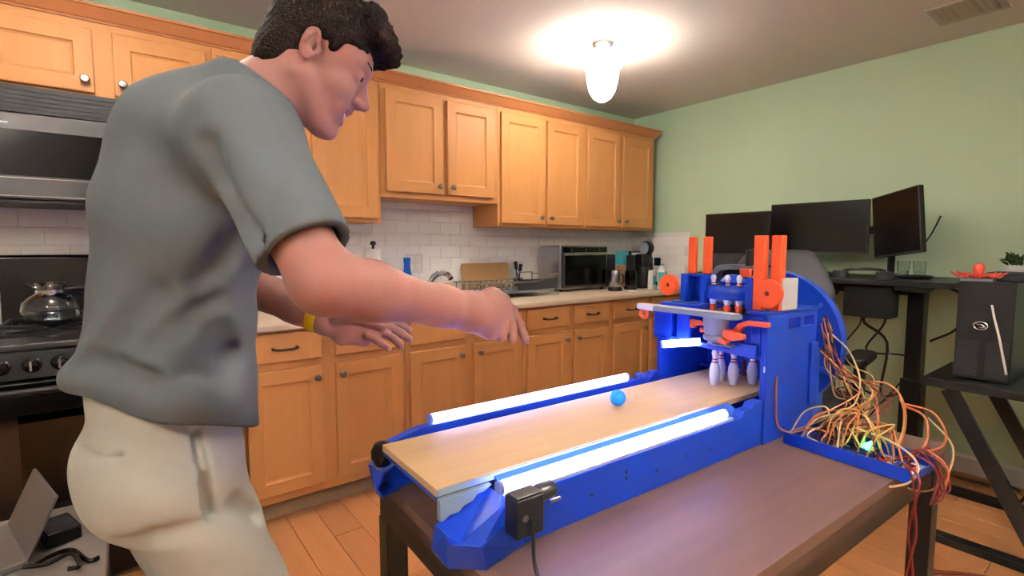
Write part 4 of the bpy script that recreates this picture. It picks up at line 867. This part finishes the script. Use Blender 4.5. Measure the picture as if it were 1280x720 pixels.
# ------------------------------------------------------------------ person: signed-distance modelling + surface nets
class Field:
    def __init__(s, lo, hi, h):
        s.lo = np.array(lo, float); s.h = h; s.n = np.ceil((np.array(hi)-s.lo)/h).astype(int)+1
        s.ax = [(s.lo[i]+h*np.arange(s.n[i])).astype(np.float32) for i in range(3)]
        s.F = np.full(s.n, .2, np.float32)
    def sl(s, lo, hi, pad):
        a = np.clip(np.floor((np.array(lo)-pad-s.lo)/s.h).astype(int), 0, s.n); b = np.clip(np.ceil((np.array(hi)+pad-s.lo)/s.h).astype(int)+1, 0, s.n)
        return tuple(slice(i, j) for i, j in zip(a, b))
    def grid(s, q): return np.meshgrid(*[s.ax[i][q[i]] for i in range(3)], indexing='ij')
    def op(s, fn, lo, hi, k=.01, mode='u'):
        q = s.sl(lo, hi, k+.03)
        if any(x.stop <= x.start for x in q): return
        d = fn(*s.grid(q)).astype(np.float32); c = s.F[q]
        if mode == 'u': h = np.clip(.5+.5*(c-d)/k, 0, 1); s.F[q] = c+(d-c)*h-k*h*(1-h)
        elif mode == 'sub': h = np.clip(.5-.5*(c+d)/k, 0, 1); s.F[q] = c+(-d-c)*h+k*h*(1-h)
        elif mode == 'add': s.F[q] = c+d
    def cone(s, a, b, r0, r1, k=.01, mode='u'):
        a = np.array(a, float); b = np.array(b, float); ab = b-a; L2 = ab@ab+1e-12
        def fn(X, Y, Z):
            t = np.clip(((X-a[0])*ab[0]+(Y-a[1])*ab[1]+(Z-a[2])*ab[2])/L2, 0, 1)
            return np.sqrt((X-a[0]-t*ab[0])**2+(Y-a[1]-t*ab[1])**2+(Z-a[2]-t*ab[2])**2)-(r0+(r1-r0)*t)
        R = max(r0, r1); s.op(fn, np.minimum(a, b)-R, np.maximum(a, b)+R, k, mode)
    def ecap(s, a, b, lat, ra, rb, k=.02, mode='u'):     # tapered elliptic capsule; ra, rb = (lateral, other)
        a = np.array(a, float); b = np.array(b, float); ab = b-a; Ln = np.linalg.norm(ab); w_ = ab/Ln
        l = np.array(lat, float); l = l-w_*(l@w_); l /= np.linalg.norm(l); n_ = np.cross(w_, l)
        def fn(X, Y, Z):
            x, y, z = X-a[0], Y-a[1], Z-a[2]
            t = np.clip((x*w_[0]+y*w_[1]+z*w_[2])/Ln, 0, 1)
            x = x-t*ab[0]; y = y-t*ab[1]; z = z-t*ab[2]
            p = x*l[0]+y*l[1]+z*l[2]; q = x*n_[0]+y*n_[1]+z*n_[2]; o = x*w_[0]+y*w_[1]+z*w_[2]
            A = ra[0]+(rb[0]-ra[0])*t; B_ = ra[1]+(rb[1]-ra[1])*t; mn = np.minimum(A, B_)
            return (np.sqrt((p/A)**2+(q/B_)**2+(o/mn)**2)-1)*mn
        R = max(ra+rb); s.op(fn, np.minimum(a, b)-R, np.maximum(a, b)+R, k, mode)
    def ell(s, c, ax, r, k=.01, mode='u'):               # oriented ellipsoid, ax = 3 unit vectors
        c = np.array(c, float)
        def fn(X, Y, Z):
            x, y, z = X-c[0], Y-c[1], Z-c[2]; k0 = 0; k1 = 0
            for a, q in zip(ax, r):
                p = x*a[0]+y*a[1]+z*a[2]; k0 = k0+(p/q)**2; k1 = k1+(p/q**2)**2
            k0 = np.sqrt(k0); return k0*(k0-1)/(np.sqrt(k1)+1e-9)
        R = max(r); s.op(fn, c-R, c+R, k, mode)
    def val(s, p):
        i = np.clip(np.round((np.array(p)-s.lo)/s.h).astype(int), 0, s.n-1); return s.F[tuple(i)]
    def hit(s, u, v, c0=.45, c1=1.4):                    # first surface point along a viewing ray
        for c in np.arange(c0, c1, s.h*.6):
            p = at(u, v, c)
            if np.all(p > s.lo) and np.all(p < s.lo+s.h*(s.n-1)) and s.val(p) < 0: return p
        return None
    def mesh(s):
        F = s.F; I = F < 0; nx, ny, nz = F.shape
        cnt = np.zeros((nx-1, ny-1, nz-1), np.int8)
        for i in (0, 1):
            for j in (0, 1):
                for k in (0, 1): cnt += I[i:nx-1+i, j:ny-1+j, k:nz-1+k]
        act = (cnt > 0) & (cnt < 8); idx = np.argwhere(act); vid = np.full(act.shape, -1, np.int64); vid[act] = np.arange(len(idx))
        pos = np.zeros((len(idx), 3)); num = np.zeros(len(idx)); cor = [(i, j, k) for i in (0, 1) for j in (0, 1) for k in (0, 1)]
        for a in cor:
            for ax_ in range(3):
                if a[ax_]: continue
                b = list(a); b[ax_] = 1
                fa = F[idx[:, 0]+a[0], idx[:, 1]+a[1], idx[:, 2]+a[2]]; fb = F[idx[:, 0]+b[0], idx[:, 1]+b[1], idx[:, 2]+b[2]]
                mk = (fa < 0) != (fb < 0); t = np.where(mk, fa/np.where(mk, fa-fb, 1), 0)
                P = np.repeat(np.array(a, float)[None], len(idx), 0); P[:, ax_] += t
                pos += P*mk[:, None]; num += mk
        V = (idx+pos/num[:, None])*s.h+s.lo
        faces = []
        for ax_ in range(3):
            A = [slice(1, -1)]*3; A[ax_] = slice(0, -1); Bx = [slice(1, -1)]*3; Bx[ax_] = slice(1, None)
            ia, ib = I[tuple(A)], I[tuple(Bx)]; e = np.argwhere(ia != ib); off = np.array([1, 1, 1]); off[ax_] = 0; e = e+off
            o1, o2 = [(1, 2), (2, 0), (0, 1)][ax_]
            def g(d1, d2):
                q = e.copy(); q[:, o1] -= d1; q[:, o2] -= d2; return vid[q[:, 0], q[:, 1], q[:, 2]]
            Q = np.stack([g(1, 1), g(0, 1), g(0, 0), g(1, 0)], 1); fl_ = ~I[e[:, 0], e[:, 1], e[:, 2]]
            Q[fl_] = Q[fl_][:, ::-1]; faces.append(Q)
        return V, np.concatenate(faces)
def sdf_obj(name, field, mats, parent, slot=None, smooth_it=2):
    V, Q = field.mesh(); 
    me = bpy.data.meshes.new(name); me.from_pydata([tuple(v) for v in V.tolist()], [], Q.tolist()); me.update()
    for m_ in mats: me.materials.append(m_)
    if slot is not None:
        c = V[Q].mean(1); si = slot(c).astype(np.int32); me.polygons.foreach_set('material_index', si)
    me.shade_smooth(); o = bpy.data.objects.new(name, me); COL.objects.link(o); o.parent = parent
    # vertices are world space; parent sits at the feet with no rotation
    me.transform(Matrix.Translation(-parent.location)); 
    if smooth_it:
        md = o.modifiers.new('smooth', 'SMOOTH'); md.iterations = smooth_it; md.factor = .5
    return o
def camp(x, y, c): return CAM + c*FW + RT*x + UP*y
def n3(v): v = np.array(v, float); return v/np.linalg.norm(v)
ZU = np.array([0, 0, 1.])
Ft = n3((.98, .20, 0)); Rt = np.array([Ft[1], -Ft[0], 0])              # torso facing, right-hand side
Pv = at(208, 545, .88); Sr = at(305, 168, .70); Sc = Sr-.185*Rt; Sl = Sc-.185*Rt
Wst = at(213, 425, .87); Nb = at(324, 130, .835)
Elr, Wrr = at(405, 352, .64), at(588, 390, .80)
Ell, Wrl = at(268, 338, 1.08), at(404, 397, 1.02)
# head frame
HS = .905; Fh0 = n3((1.0, -.29, 0)); Rh = np.array([Fh0[1], -Fh0[0], 0]); pt = math.radians(29)
Fh = Fh0*math.cos(pt)-ZU*math.sin(pt); Uh = Fh0*math.sin(pt)+ZU*math.cos(pt)
HC = at(388, 53, .79)-HS*(Fh*-.006+Rh*.077-Uh*.006)
def H(x, y, z): return HC+HS*(Fh*x-Rh*y+Uh*z)                               # y to his left
HA = (Fh, Rh, Uh)
foot = np.array([*(Pv[:2]+Ft[:2]*.09), 0.])
PER = thing('person', 'man in grey t-shirt and khaki trousers leaning over the lane, arms outstretched', 'person', foot)
# ---- body (head, neck, torso, arms, hands: one surface)
pts = np.array([Pv, Sr, Sl, Elr, Wrr, Ell, Wrl, HC, at(665, 440, .9), at(520, 440, 1.1)])
lo = pts.min(0)-.16; hi = pts.max(0)+.16; lo[2] = Pv[2]-.05; hi[2] = HC[2]+.15
BD = Field(lo, hi, .0033)
BD.ecap(Pv+.10*ZU, Wst, Rt, (.13, .09), (.12, .085), .03); BD.ecap(Wst, Sc-ZU*.03, Rt, (.12, .085), (.13, .085), .04)
BD.cone(Sl, Sr, .05, .05, .04); BD.cone(Nb-.004*Fh0, H(-.022, 0, -.045), .054, .05, .03)
BD.cone(Sc, Nb, .07, .055, .03)
# arms
def arm(sh, el, wr, rads, lat):
    BD.cone(sh, el, rads[0], rads[1], .03)
    mid = el+(wr-el)*.28
    BD.cone(el, mid, rads[1], rads[2], .025); BD.cone(mid, el+(wr-el)*.8, rads[2], rads[3]*1.08, .02); BD.ecap(el+(wr-el)*.75, wr, lat, (rads[3]*1.12, rads[3]*.86), (rads[3]*1.02, rads[3]*.74), .02)
arm(Sr, Elr, Wrr, (.049, .038, .0385, .0250), UP)
arm(Sl, Ell, Wrl, (.054, .041, .045, .029), UP)
# hands: palm as elliptic capsules, each finger a chain rooted in the palm
def chain(ps, r):
    for i in range(len(ps)-1):
        n_ = len(ps)-1; BD.cone(ps[i], ps[i+1], r[0]+(r[1]-r[0])*i/n_, r[0]+(r[1]-r[0])*(i+1)/n_, .0045)
Kr = at(628, 391, .845)
BD.ecap(Wrr, at(612, 391, .825), UP, (.029, .023), (.036, .019), .018)
BD.ecap(at(612, 391, .825), Kr, UP+.2*RT, (.036, .019), (.034, .016), .015)
BD.cone(at(600, 396, .80), at(612, 408, .815), .018, .014, .015)
for ps, r in (
    (((628, 375, .855), (640, 389, .868), (650, 407, .872), (657, 425, .866)), (.0105, .0078)),      # index, longest reach
    (((630, 388, .845), (637, 400, .852), (640, 411, .850), (640, 424, .842)), (.0108, .0078)),
    (((624, 397, .835), (628, 406, .838), (629, 414, .832), (626, 422, .824)), (.0102, .0074)),
    (((616, 400, .826), (619, 409, .826), (618, 416, .82), (613, 420, .813)), (.009, .0068)),
    (((604, 380, .85), (612, 392, .872), (622, 404, .882), (630, 412, .884)), (.0125, .0088))):       # thumb on the far side
    chain([at(*p) for p in ps], r)
Kl = at(462, 412, 1.045)
BD.ecap(Wrl, at(432, 405, 1.035), UP, (.028, .022), (.037, .018), .018); BD.ecap(at(432, 406, 1.035), Kl, UP, (.038, .017), (.036, .015), .015)
for ps, r in (
    (((464, 402, 1.06), (484, 401, 1.075), (499, 406, 1.085), (511, 412, 1.09)), (.0105, .0078)),
    (((468, 408, 1.05), (488, 409, 1.06), (502, 417, 1.065), (512, 424, 1.065)), (.0108, .0078)),
    (((466, 415, 1.04), (482, 417, 1.043), (493, 424, 1.043), (501, 432, 1.04)), (.0102, .0074)),
    (((460, 420, 1.03), (470, 424, 1.03), (478, 430, 1.028), (486, 436, 1.025)), (.009, .0068)),
    (((420, 400, 1.01), (442, 399, .995), (460, 404, .985), (477, 410, .98)), (.0135, .0088))):
    chain([at(*p) for p in ps], r)
# head
class Scaled:
    def __init__(s, f, k): s.f = f; s.k = k
    def ell(s, c, ax, r, k=.01, mode='u'): s.f.ell(c, ax, tuple(x*s.k for x in r), k*s.k, mode)
    def cone(s, a, b, r0, r1, k=.01, mode='u'): s.f.cone(a, b, r0*s.k, r1*s.k, k*s.k, mode)
    def op(s, *q): s.f.op(*q)
HB = Scaled(BD, HS)
def h2(fn):
    for s in (-1, 1): fn(s)
HB.ell(H(-.004, 0, .035), HA, (.088, .073, .086), .02); HB.ell(H(.030, 0, -.035), HA, (.062, .058, .082), .03)
HB.ell(H(.045, 0, .03), HA, (.048, .062, .055), .02)
HB.ell(H(.076, 0, -.106), HA, (.022, .024, .019), .02)
h2(lambda s: HB.cone(H(.0, s*.055, -.055), H(.062, s*.02, -.106), .016, .015, .022))
h2(lambda s: HB.cone(H(.088, s*.008, .026), H(.072, s*.042, .026), .011, .009, .012))                 # brow
h2(lambda s: HB.ell(H(.064, s*.036, -.034), HA, (.020, .018, .018), .022))                            # cheek raised by the smile
h2(lambda s: HB.ell(H(.098, s*.033, .004), HA, (.014, .016, .010), .010, 'sub'))                      # eye sockets
h2(lambda s: HB.ell(H(.078, s*.032, .003), HA, (.0125, .016, .0125), .004)); h2(lambda s: HB.cone(H(.104, s*.020, .0025), H(.084, s*.050, .0015), .0042, .003, .002, 'sub'))
HB.cone(H(.083, 0, .002), H(.094, 0, -.038), .012, .012, .012); HB.cone(H(.087, 0, .014), H(.111, 0, -.026), .0085, .0105, .010); HB.ell(H(.113, 0, -.030), HA, (.012, .011, .010), .006)
h2(lambda s: HB.ell(H(.102, s*.012, -.034), HA, (.011, .008, .0075), .005)); h2(lambda s: HB.ell(H(.106, s*.007, -.043), HA, (.005, .0035, .004), .003, 'sub'))
HB.ell(H(.078, 0, -.066), HA, (.019, .040, .026), .014)                                               # muzzle
h2(lambda s: HB.cone(H(.096, s*.0, -.058), H(.078, s*.030, -.056), .006, .0045, .006)); h2(lambda s: HB.cone(H(.090, 0, -.079), H(.076, s*.027, -.063), .0072, .0045, .006))
h2(lambda s: HB.cone(H(.102, 0, -.070), H(.068, s*.041, -.053), .0092, .0042, .003, 'sub'))            # open smile
h2(lambda s: HB.ell(H(-.006, s*.077, -.006), (n3(Fh+.22*Uh-.28*s*Rh), n3(Rh+.28*s*Fh), n3(Uh-.22*Fh)), (.017, .007, .0325), .005))
h2(lambda s: HB.ell(H(-.004, s*.0865, .002), (n3(Fh+.22*Uh), Rh, n3(Uh-.22*Fh)), (.010, .008, .022), .003, 'sub')); h2(lambda s: HB.ell(H(.004, s*.083, -.010), HA, (.0055, .012, .009), .003, 'sub')); h2(lambda s: HB.cone(H(-.012, s*.0835, -.008), H(-.004, s*.0855, .014), .0034, .0028, .004)); h2(lambda s: HB.cone(H(.0115, s*.078, -.008), H(.0105, s*.079, -.014), .005, .004, .005))
h2(lambda s: HB.cone(H(-.035, s*.045, -.035), Nb+Fh0*.035-Rh*s*.03, .014, .018, .03))                   # neck muscle
sdf_obj('body', BD, [M['skin']], PER, None, 2)
po = np.array(PER.location)
def rel(p): return np.array(p)-po
for s in (-1, 1):
    c = rel(H(.078, s*.032, .003)); e = MB(); R = .0118*HS
    for k in range(9): pass
    e.lathe([(R*math.sin(math.pi*k/12), -R*math.cos(math.pi*k/12)) for k in range(13)], 18, c, cap=False); eo = e.build('eye', M['eye_white'], PER, True)
    ic = rel(H(.078, s*.032, .003)+n3(Fh*1.0-.05*Uh)*.0082*HS); MB().lathe([(.0055*math.sin(math.pi*k/8), -.0055*math.cos(math.pi*k/8)) for k in range(9)], 14, ic, cap=False).build('iris', M['iris'], eo, True)
    MB().tube([rel(H(.0965, s*.012, .029)), rel(H(.0935, s*.022, .033)), rel(H(.084, s*.040, .033)), rel(H(.074, s*.05, .029))], [.0016, .0026, .0024, .0014], 8).build('eyebrow', M['hair'], PER, True)
MB().tube([rel(H(.066, -.036, -.0555)), rel(H(.084, -.017, -.0645)), rel(H(.0905, 0, -.067)), rel(H(.084, .017, -.0645)), rel(H(.066, .036, -.0555))], [.003, .0055, .006, .0055, .003], 10).build('teeth', M['teeth'], PER, True)
lpu = spline([rel(H(.069, -.041, -.050)), rel(H(.088, -.018, -.0585)), rel(H(.0955, 0, -.061)), rel(H(.088, .018, -.0585)), rel(H(.069, .041, -.050))], 5)
lpl = spline([rel(H(.069, -.040, -.053)), rel(H(.084, -.018, -.0755)), rel(H(.0905, 0, -.0805)), rel(H(.084, .018, -.0755)), rel(H(.069, .040, -.053))], 5)
for lp, q in ((lpu, .0034), (lpl, .0042)): MB().tube(lp, [q*(.45+.55*math.sin(math.pi*i/(len(lp)-1))) for i in range(len(lp))], 10).build('lip', M['lip'], PER, True)
# hair
HR = Field(HC-.19, HC+.21, .0034); HH = Scaled(HR, HS)
HH.ell(H(-.004, 0, .044), HA, (.097, .083, .090), .01)
HH.ell(H(.045, 0, .090), HA, (.062, .062, .042), .02)                                  # volume on top
for s, a_, b_ in ((-.05, .085, .075), (-.02, .104, .078), (.012, .108, .074), (.04, .098, .078), (.058, .08, .07)):
    HH.cone(H(.06, s, .10), H(a_+.006, s, b_+.008), .026, .0165, .014)                 # quiff locks
HH.ell(H(-.044, 0, -.026), HA, (.052, .068, .07), .02)                                   # back of head to the nape
HH.ell(H(.085, 0, -.02), HA, (.10, .12, .068), .008, 'sub')                            # clear the face
for s in (-1, 1):
    HH.ell(H(.048, s*.07, -.03), HA, (.05, .05, .068), .008, 'sub'); HH.ell(H(-.003, s*.09, -.012), HA, (.0225, .03, .040), .004, 'sub')
HH.ell(H(-.02, 0, -.134), HA, (.2, .2, .066), .006, 'sub')
for s in (-1, 1): HH.cone(H(.026, s*.066, .045), H(.026, s*.066, .014), .015, .010, .01)  # sideburn
def strands(X, Y, Z):
    d = [X-HC[0], Y-HC[1], Z-HC[2]]; f = sum(a*b for a, b in zip(d, Fh)); r = sum(a*b for a, b in zip(d, Rh)); u_ = sum(a*b for a, b in zip(d, Uh))
    amp = np.clip((u_-.0)*12, .25, 1)
    return amp*(.0026*np.sin(r*560+5*np.sin(f*48+u_*30)+f*60)*np.cos(f*70+r*60-u_*40)+.004*np.sin(r*190+f*85+2+3*np.sin(u_*50))*np.sin(f*110-u_*75+r*45)+.003*np.sin(f*260+r*310-u_*190))
HH.op(strands, HC-.2, HC+.2, .01, 'add')
sdf_obj('hair', HR, [M['hair']], PER, None, 1)
# ---- shirt
lo = np.minimum.reduce([Pv, Sl, Sr, Elr, Ell])-.22; hi = np.maximum.reduce([Sl, Sr, Nb, Elr, Ell])+.2; lo[2] = Pv[2]-.0
SH = Field(lo, hi, .0045)
Hem = at(203, 506, .878); Ch = at(232, 270, .85)
SH.ecap(Ch, Sc+(Nb-Sc)*.15, Rt, (.160, .115), (.162, .10), .05)
SH.ecap(Wst, Ch, Rt, (.150, .112), (.160, .115), .05)
SH.ecap(Pv-.02*ZU, Wst, Rt, (.170, .140), (.150, .112), .04)
SH.cone(Sl, Sr, .068, .068, .05); SH.cone(Sc+(Nb-Sc)*.3, Nb-.012*Fh0, .08, .066, .05); SH.cone(at(236, 180, .85), at(298, 142, .84), .098, .058, .05); SH.cone(Nb-.012*Fh0, Nb+n3(H(-.03, 0, -.045)-Nb)*.05, .067, .064, .02)
for sh, el in ((Sr, Elr), (Sl, Ell)):
    e = sh+(el-sh)*.80; SH.cone(sh, e, .066, .062, .04)
def lim(X, Y, Z): return 0*X
# cloth folds: creases pulled from the armpit to the back and around the hem
base_val = SH
def crease(pp, r0, depth, k=.02):
    P = [SH.hit(u, v) for u, v in pp]
    P = [p for p in P if p is not None]
    for i in range(len(P)-1):
        sh_ = (FW*-1)*(r0-depth); SH.cone(P[i]+sh_, P[i+1]+sh_, r0, r0, k, 'sub')
def ridge(pp, r0, up_, k=.025):
    P = [SH.hit(u, v) for u, v in pp]; P = [p for p in P if p is not None]
    for i in range(len(P)-1):
        sh_ = FW*(r0-up_); SH.cone(P[i]+sh_, P[i+1]+sh_, r0, r0, k)
def folds(X, Y, Z):
    d = [X-Wst[0], Y-Wst[1], Z-Wst[2]]; f = d[0]*Ft[0]+d[1]*Ft[1]; r = d[0]*Rt[0]+d[1]*Rt[1]; z = d[2]
    a = np.clip(1-np.abs(z-.0)/.35, 0, 1); b = np.clip((.05-z)/.12, 0, 1)
    return .006*a*np.sin(z*38+f*24+r*10)*np.sin(f*16-z*9+1)+.008*b*np.sin(f*34+r*30+z*14)*np.sin(r*20-f*12+.6)
SH.op(folds, lo, hi, .01, 'add')
ridge([(150, 400), (125, 440), (100, 470)], .03, .006); crease([(205, 365), (175, 388), (145, 420), (112, 452)], .016, .010)
crease([(270, 380), (235, 405), (190, 430)], .014, .006); crease([(282, 420), (294, 450), (294, 480)], .018, .005); crease([(240, 475), (262, 480), (285, 495)], .014, .007)
crease([(262, 185), (272, 225), (292, 265), (318, 298)], .014, .012, .016); crease([(300, 300), (285, 330), (262, 350)], .018, .007)
crease([(130, 470), (160, 482), (200, 488)], .014, .006)
ridge([(84, 476), (108, 468), (140, 478), (180, 489), (230, 499), (280, 508)], .018, .006); crease([(95, 462), (120, 455), (150, 462), (190, 474)], .012, .004)
# hollow the sleeves, cut the hem, open the collar
for sh, el in ((Sr, Elr), (Sl, Ell)):
    d = el-sh; SH.cone(sh+d*.77, sh+d*1.2, .046, .050, .003, 'sub')
    c0 = sh+d*.80; dn = n3(d)
    SH.op(lambda X, Y, Z: np.maximum(.0-((X-c0[0])*dn[0]+(Y-c0[1])*dn[1]+(Z-c0[2])*dn[2]), np.sqrt((X-c0[0])**2+(Y-c0[1])**2+(Z-c0[2])**2)-.085), c0-.1, c0+.1, .004, 'sub')
hn = n3(ZU*1.0+Ft*.40)
def hemcut(X, Y, Z): 
    d = (X-Hem[0])*hn[0]+(Y-Hem[1])*hn[1]+(Z-Hem[2])*hn[2]; f = (X-Hem[0])*Ft[0]+(Y-Hem[1])*Ft[1]; r = (X-Hem[0])*Rt[0]+(Y-Hem[1])*Rt[1]
    return d+.004*np.sin(f*30+r*22)
SH.op(hemcut, lo, hi, .006, 'sub')
cd_ = n3(H(-.03, 0, -.045)-Nb); SH.cone(Nb+cd_*.01, Nb+cd_*.14, .058, .060, .003, 'sub'); cn_ = n3(cd_+.0*Fh0)
cc = Nb+cd_*.026
SH.op(lambda X, Y, Z: np.maximum(-((X-cc[0])*cn_[0]+(Y-cc[1])*cn_[1]+(Z-cc[2])*cn_[2]), np.sqrt((X-cc[0])**2+(Y-cc[1])**2+(Z-cc[2])**2)-.2), cc-.2, cc+.2, .004, 'sub')
st = sdf_obj('t_shirt', SH, [M['shirt']], PER, None, 3)
ring = []
ra = n3(np.cross(cn_, Rt)); rb = n3(np.cross(cn_, ra))
for k in range(25): a = 2*math.pi*k/24; ring.append(rel(Nb+cd_*.024+ra*math.cos(a)*.0655+rb*math.sin(a)*.0615))
MB().tube(ring, .0055, 8).build('collar', M['shirt'], st, True)
# ---- trousers
LEG = {}
lo = np.array([*(Pv[:2]-.33), .05]); hi = np.array([*(Pv[:2]+.42), Pv[2]+.13])
TRS = Field(lo, hi, .0052)
TRS.ecap(Pv+.09*ZU-.005*Ft, Pv-.03*ZU, Rt, (.128, .098), (.150, .114), .03)
TRS.ell(Pv-.06*ZU-.042*Ft, (Ft, Rt, ZU), (.085, .140, .10), .04)
for s, nm in ((1, 'r'), (-1, 'l')):
    hip = Pv+Rt*s*.078-.06*ZU; kn = Pv+Rt*s*.085+Ft*(.10+.01*s); kn[2] = .52; an = Pv+Rt*s*.115+Ft*(.03+.02*s); an[2] = .10
    TRS.cone(hip, kn, .086, .076, .03); TRS.cone(kn, an, .080, .068, .03); LEG[nm] = (hip, kn, an)
def tf(X, Y, Z):
    d = [X-Pv[0], Y-Pv[1], Z-Pv[2]]; f = d[0]*Ft[0]+d[1]*Ft[1]; r = d[0]*Rt[0]+d[1]*Rt[1]
    lw = np.clip((.25-Z)/.2, 0, 1); return .0028*np.sin(d[2]*52+f*30+r*14)*np.sin(f*24-r*18+.5)+.005*lw*np.sin(Z*90+f*18)
TRS.op(tf, lo, hi, .01, 'add')
def tcrease(pp, r0, depth, k=.008):
    P = [TRS.hit(u, v) for u, v in pp]; P = [p for p in P if p is not None]
    for i in range(len(P)-1):
        sh_ = (FW*-1)*(r0-depth); TRS.cone(P[i]+sh_, P[i+1]+sh_, r0, r0, k, 'sub')
tcrease([(241, 541), (250, 575), (258, 610), (263, 645)], .007, .010, .006); tcrease([(252, 600), (259, 625), (262, 642)], .010, .009, .008)
tcrease([(95, 553), (110, 563), (132, 569), (155, 568)], .004, .004, .003); tcrease([(160, 681), (200, 672), (245, 660)], .014, .002, .015); tcrease([(300, 625), (325, 640), (345, 650)], .014, .005, .015)
tcrease([(165, 520), (200, 523), (240, 528)], .003, .003, .003)
tr = sdf_obj('trousers', TRS, [M['khaki']], PER, None, 2)
# ---- shoes
for nm in ('r', 'l'):
    an = LEG[nm][2]; SF = Field(np.array([an[0]-.16, an[1]-.16, -.002]), np.array([an[0]+.26, an[1]+.16, .16]), .006)
    a0 = np.array([*an[:2], .045])
    SF.ecap(a0-Ft*.05, a0+Ft*.02, Rt, (.042, .045), (.045, .045), .03); SF.ecap(a0, a0+Ft*.15-.008*ZU, Rt, (.045, .044), (.046, .032), .03); SF.cone(an, a0, .05, .045, .03)
    SF.op(lambda X, Y, Z: Z-.012, SF.lo, SF.lo+.5, .004, 'sub'); SF.F = np.maximum(SF.F, .0125-SF.ax[2][None, None, :])
    so = sdf_obj('shoe', SF, [M['sneaker']], PER, None, 1)
    m = MB(); ol = [(-.095, -.035), (-.08, -.045), (0, -.045), (.1, -.052), (.17, -.042), (.195, -.015), (.195, .015), (.17, .042), (.1, .05), (0, .045), (-.08, .045), (-.095, .035)]
    q = [tuple((rel(a0+Ft*x+Rt*y))[:2]) for x, y in ol]; m.prism(q, 2, .0005, .0155); m.build('sole', M['sole'], so, bevel=.004)
# ---- wristband on the left wrist
wd = n3(Wrl-Ell); wc = Wrl-wd*.012; ring = []
la = n3(UP-wd*(UP@wd)); lb_ = np.cross(wd, la)
m = MB(); N = 28; pr = [(1.0, -.011), (1.07, -.011), (1.07, .011), (1.0, .011)]
for q_, h_ in pr:
    for k in range(N): a = 2*math.pi*k/N; m.v.append(tuple(rel(wc+wd*h_+q_*(la*math.cos(a)*.0335+lb_*math.sin(a)*.0265))))
for i in range(4):
    for k in range(N): m.f.append((i*N+k, i*N+(k+1) % N, ((i+1) % 4)*N+(k+1) % N, ((i+1) % 4)*N+k))
tag(m.build('wristband', M['yellow_band'], PER, True), 'yellow wristband on the far wrist')
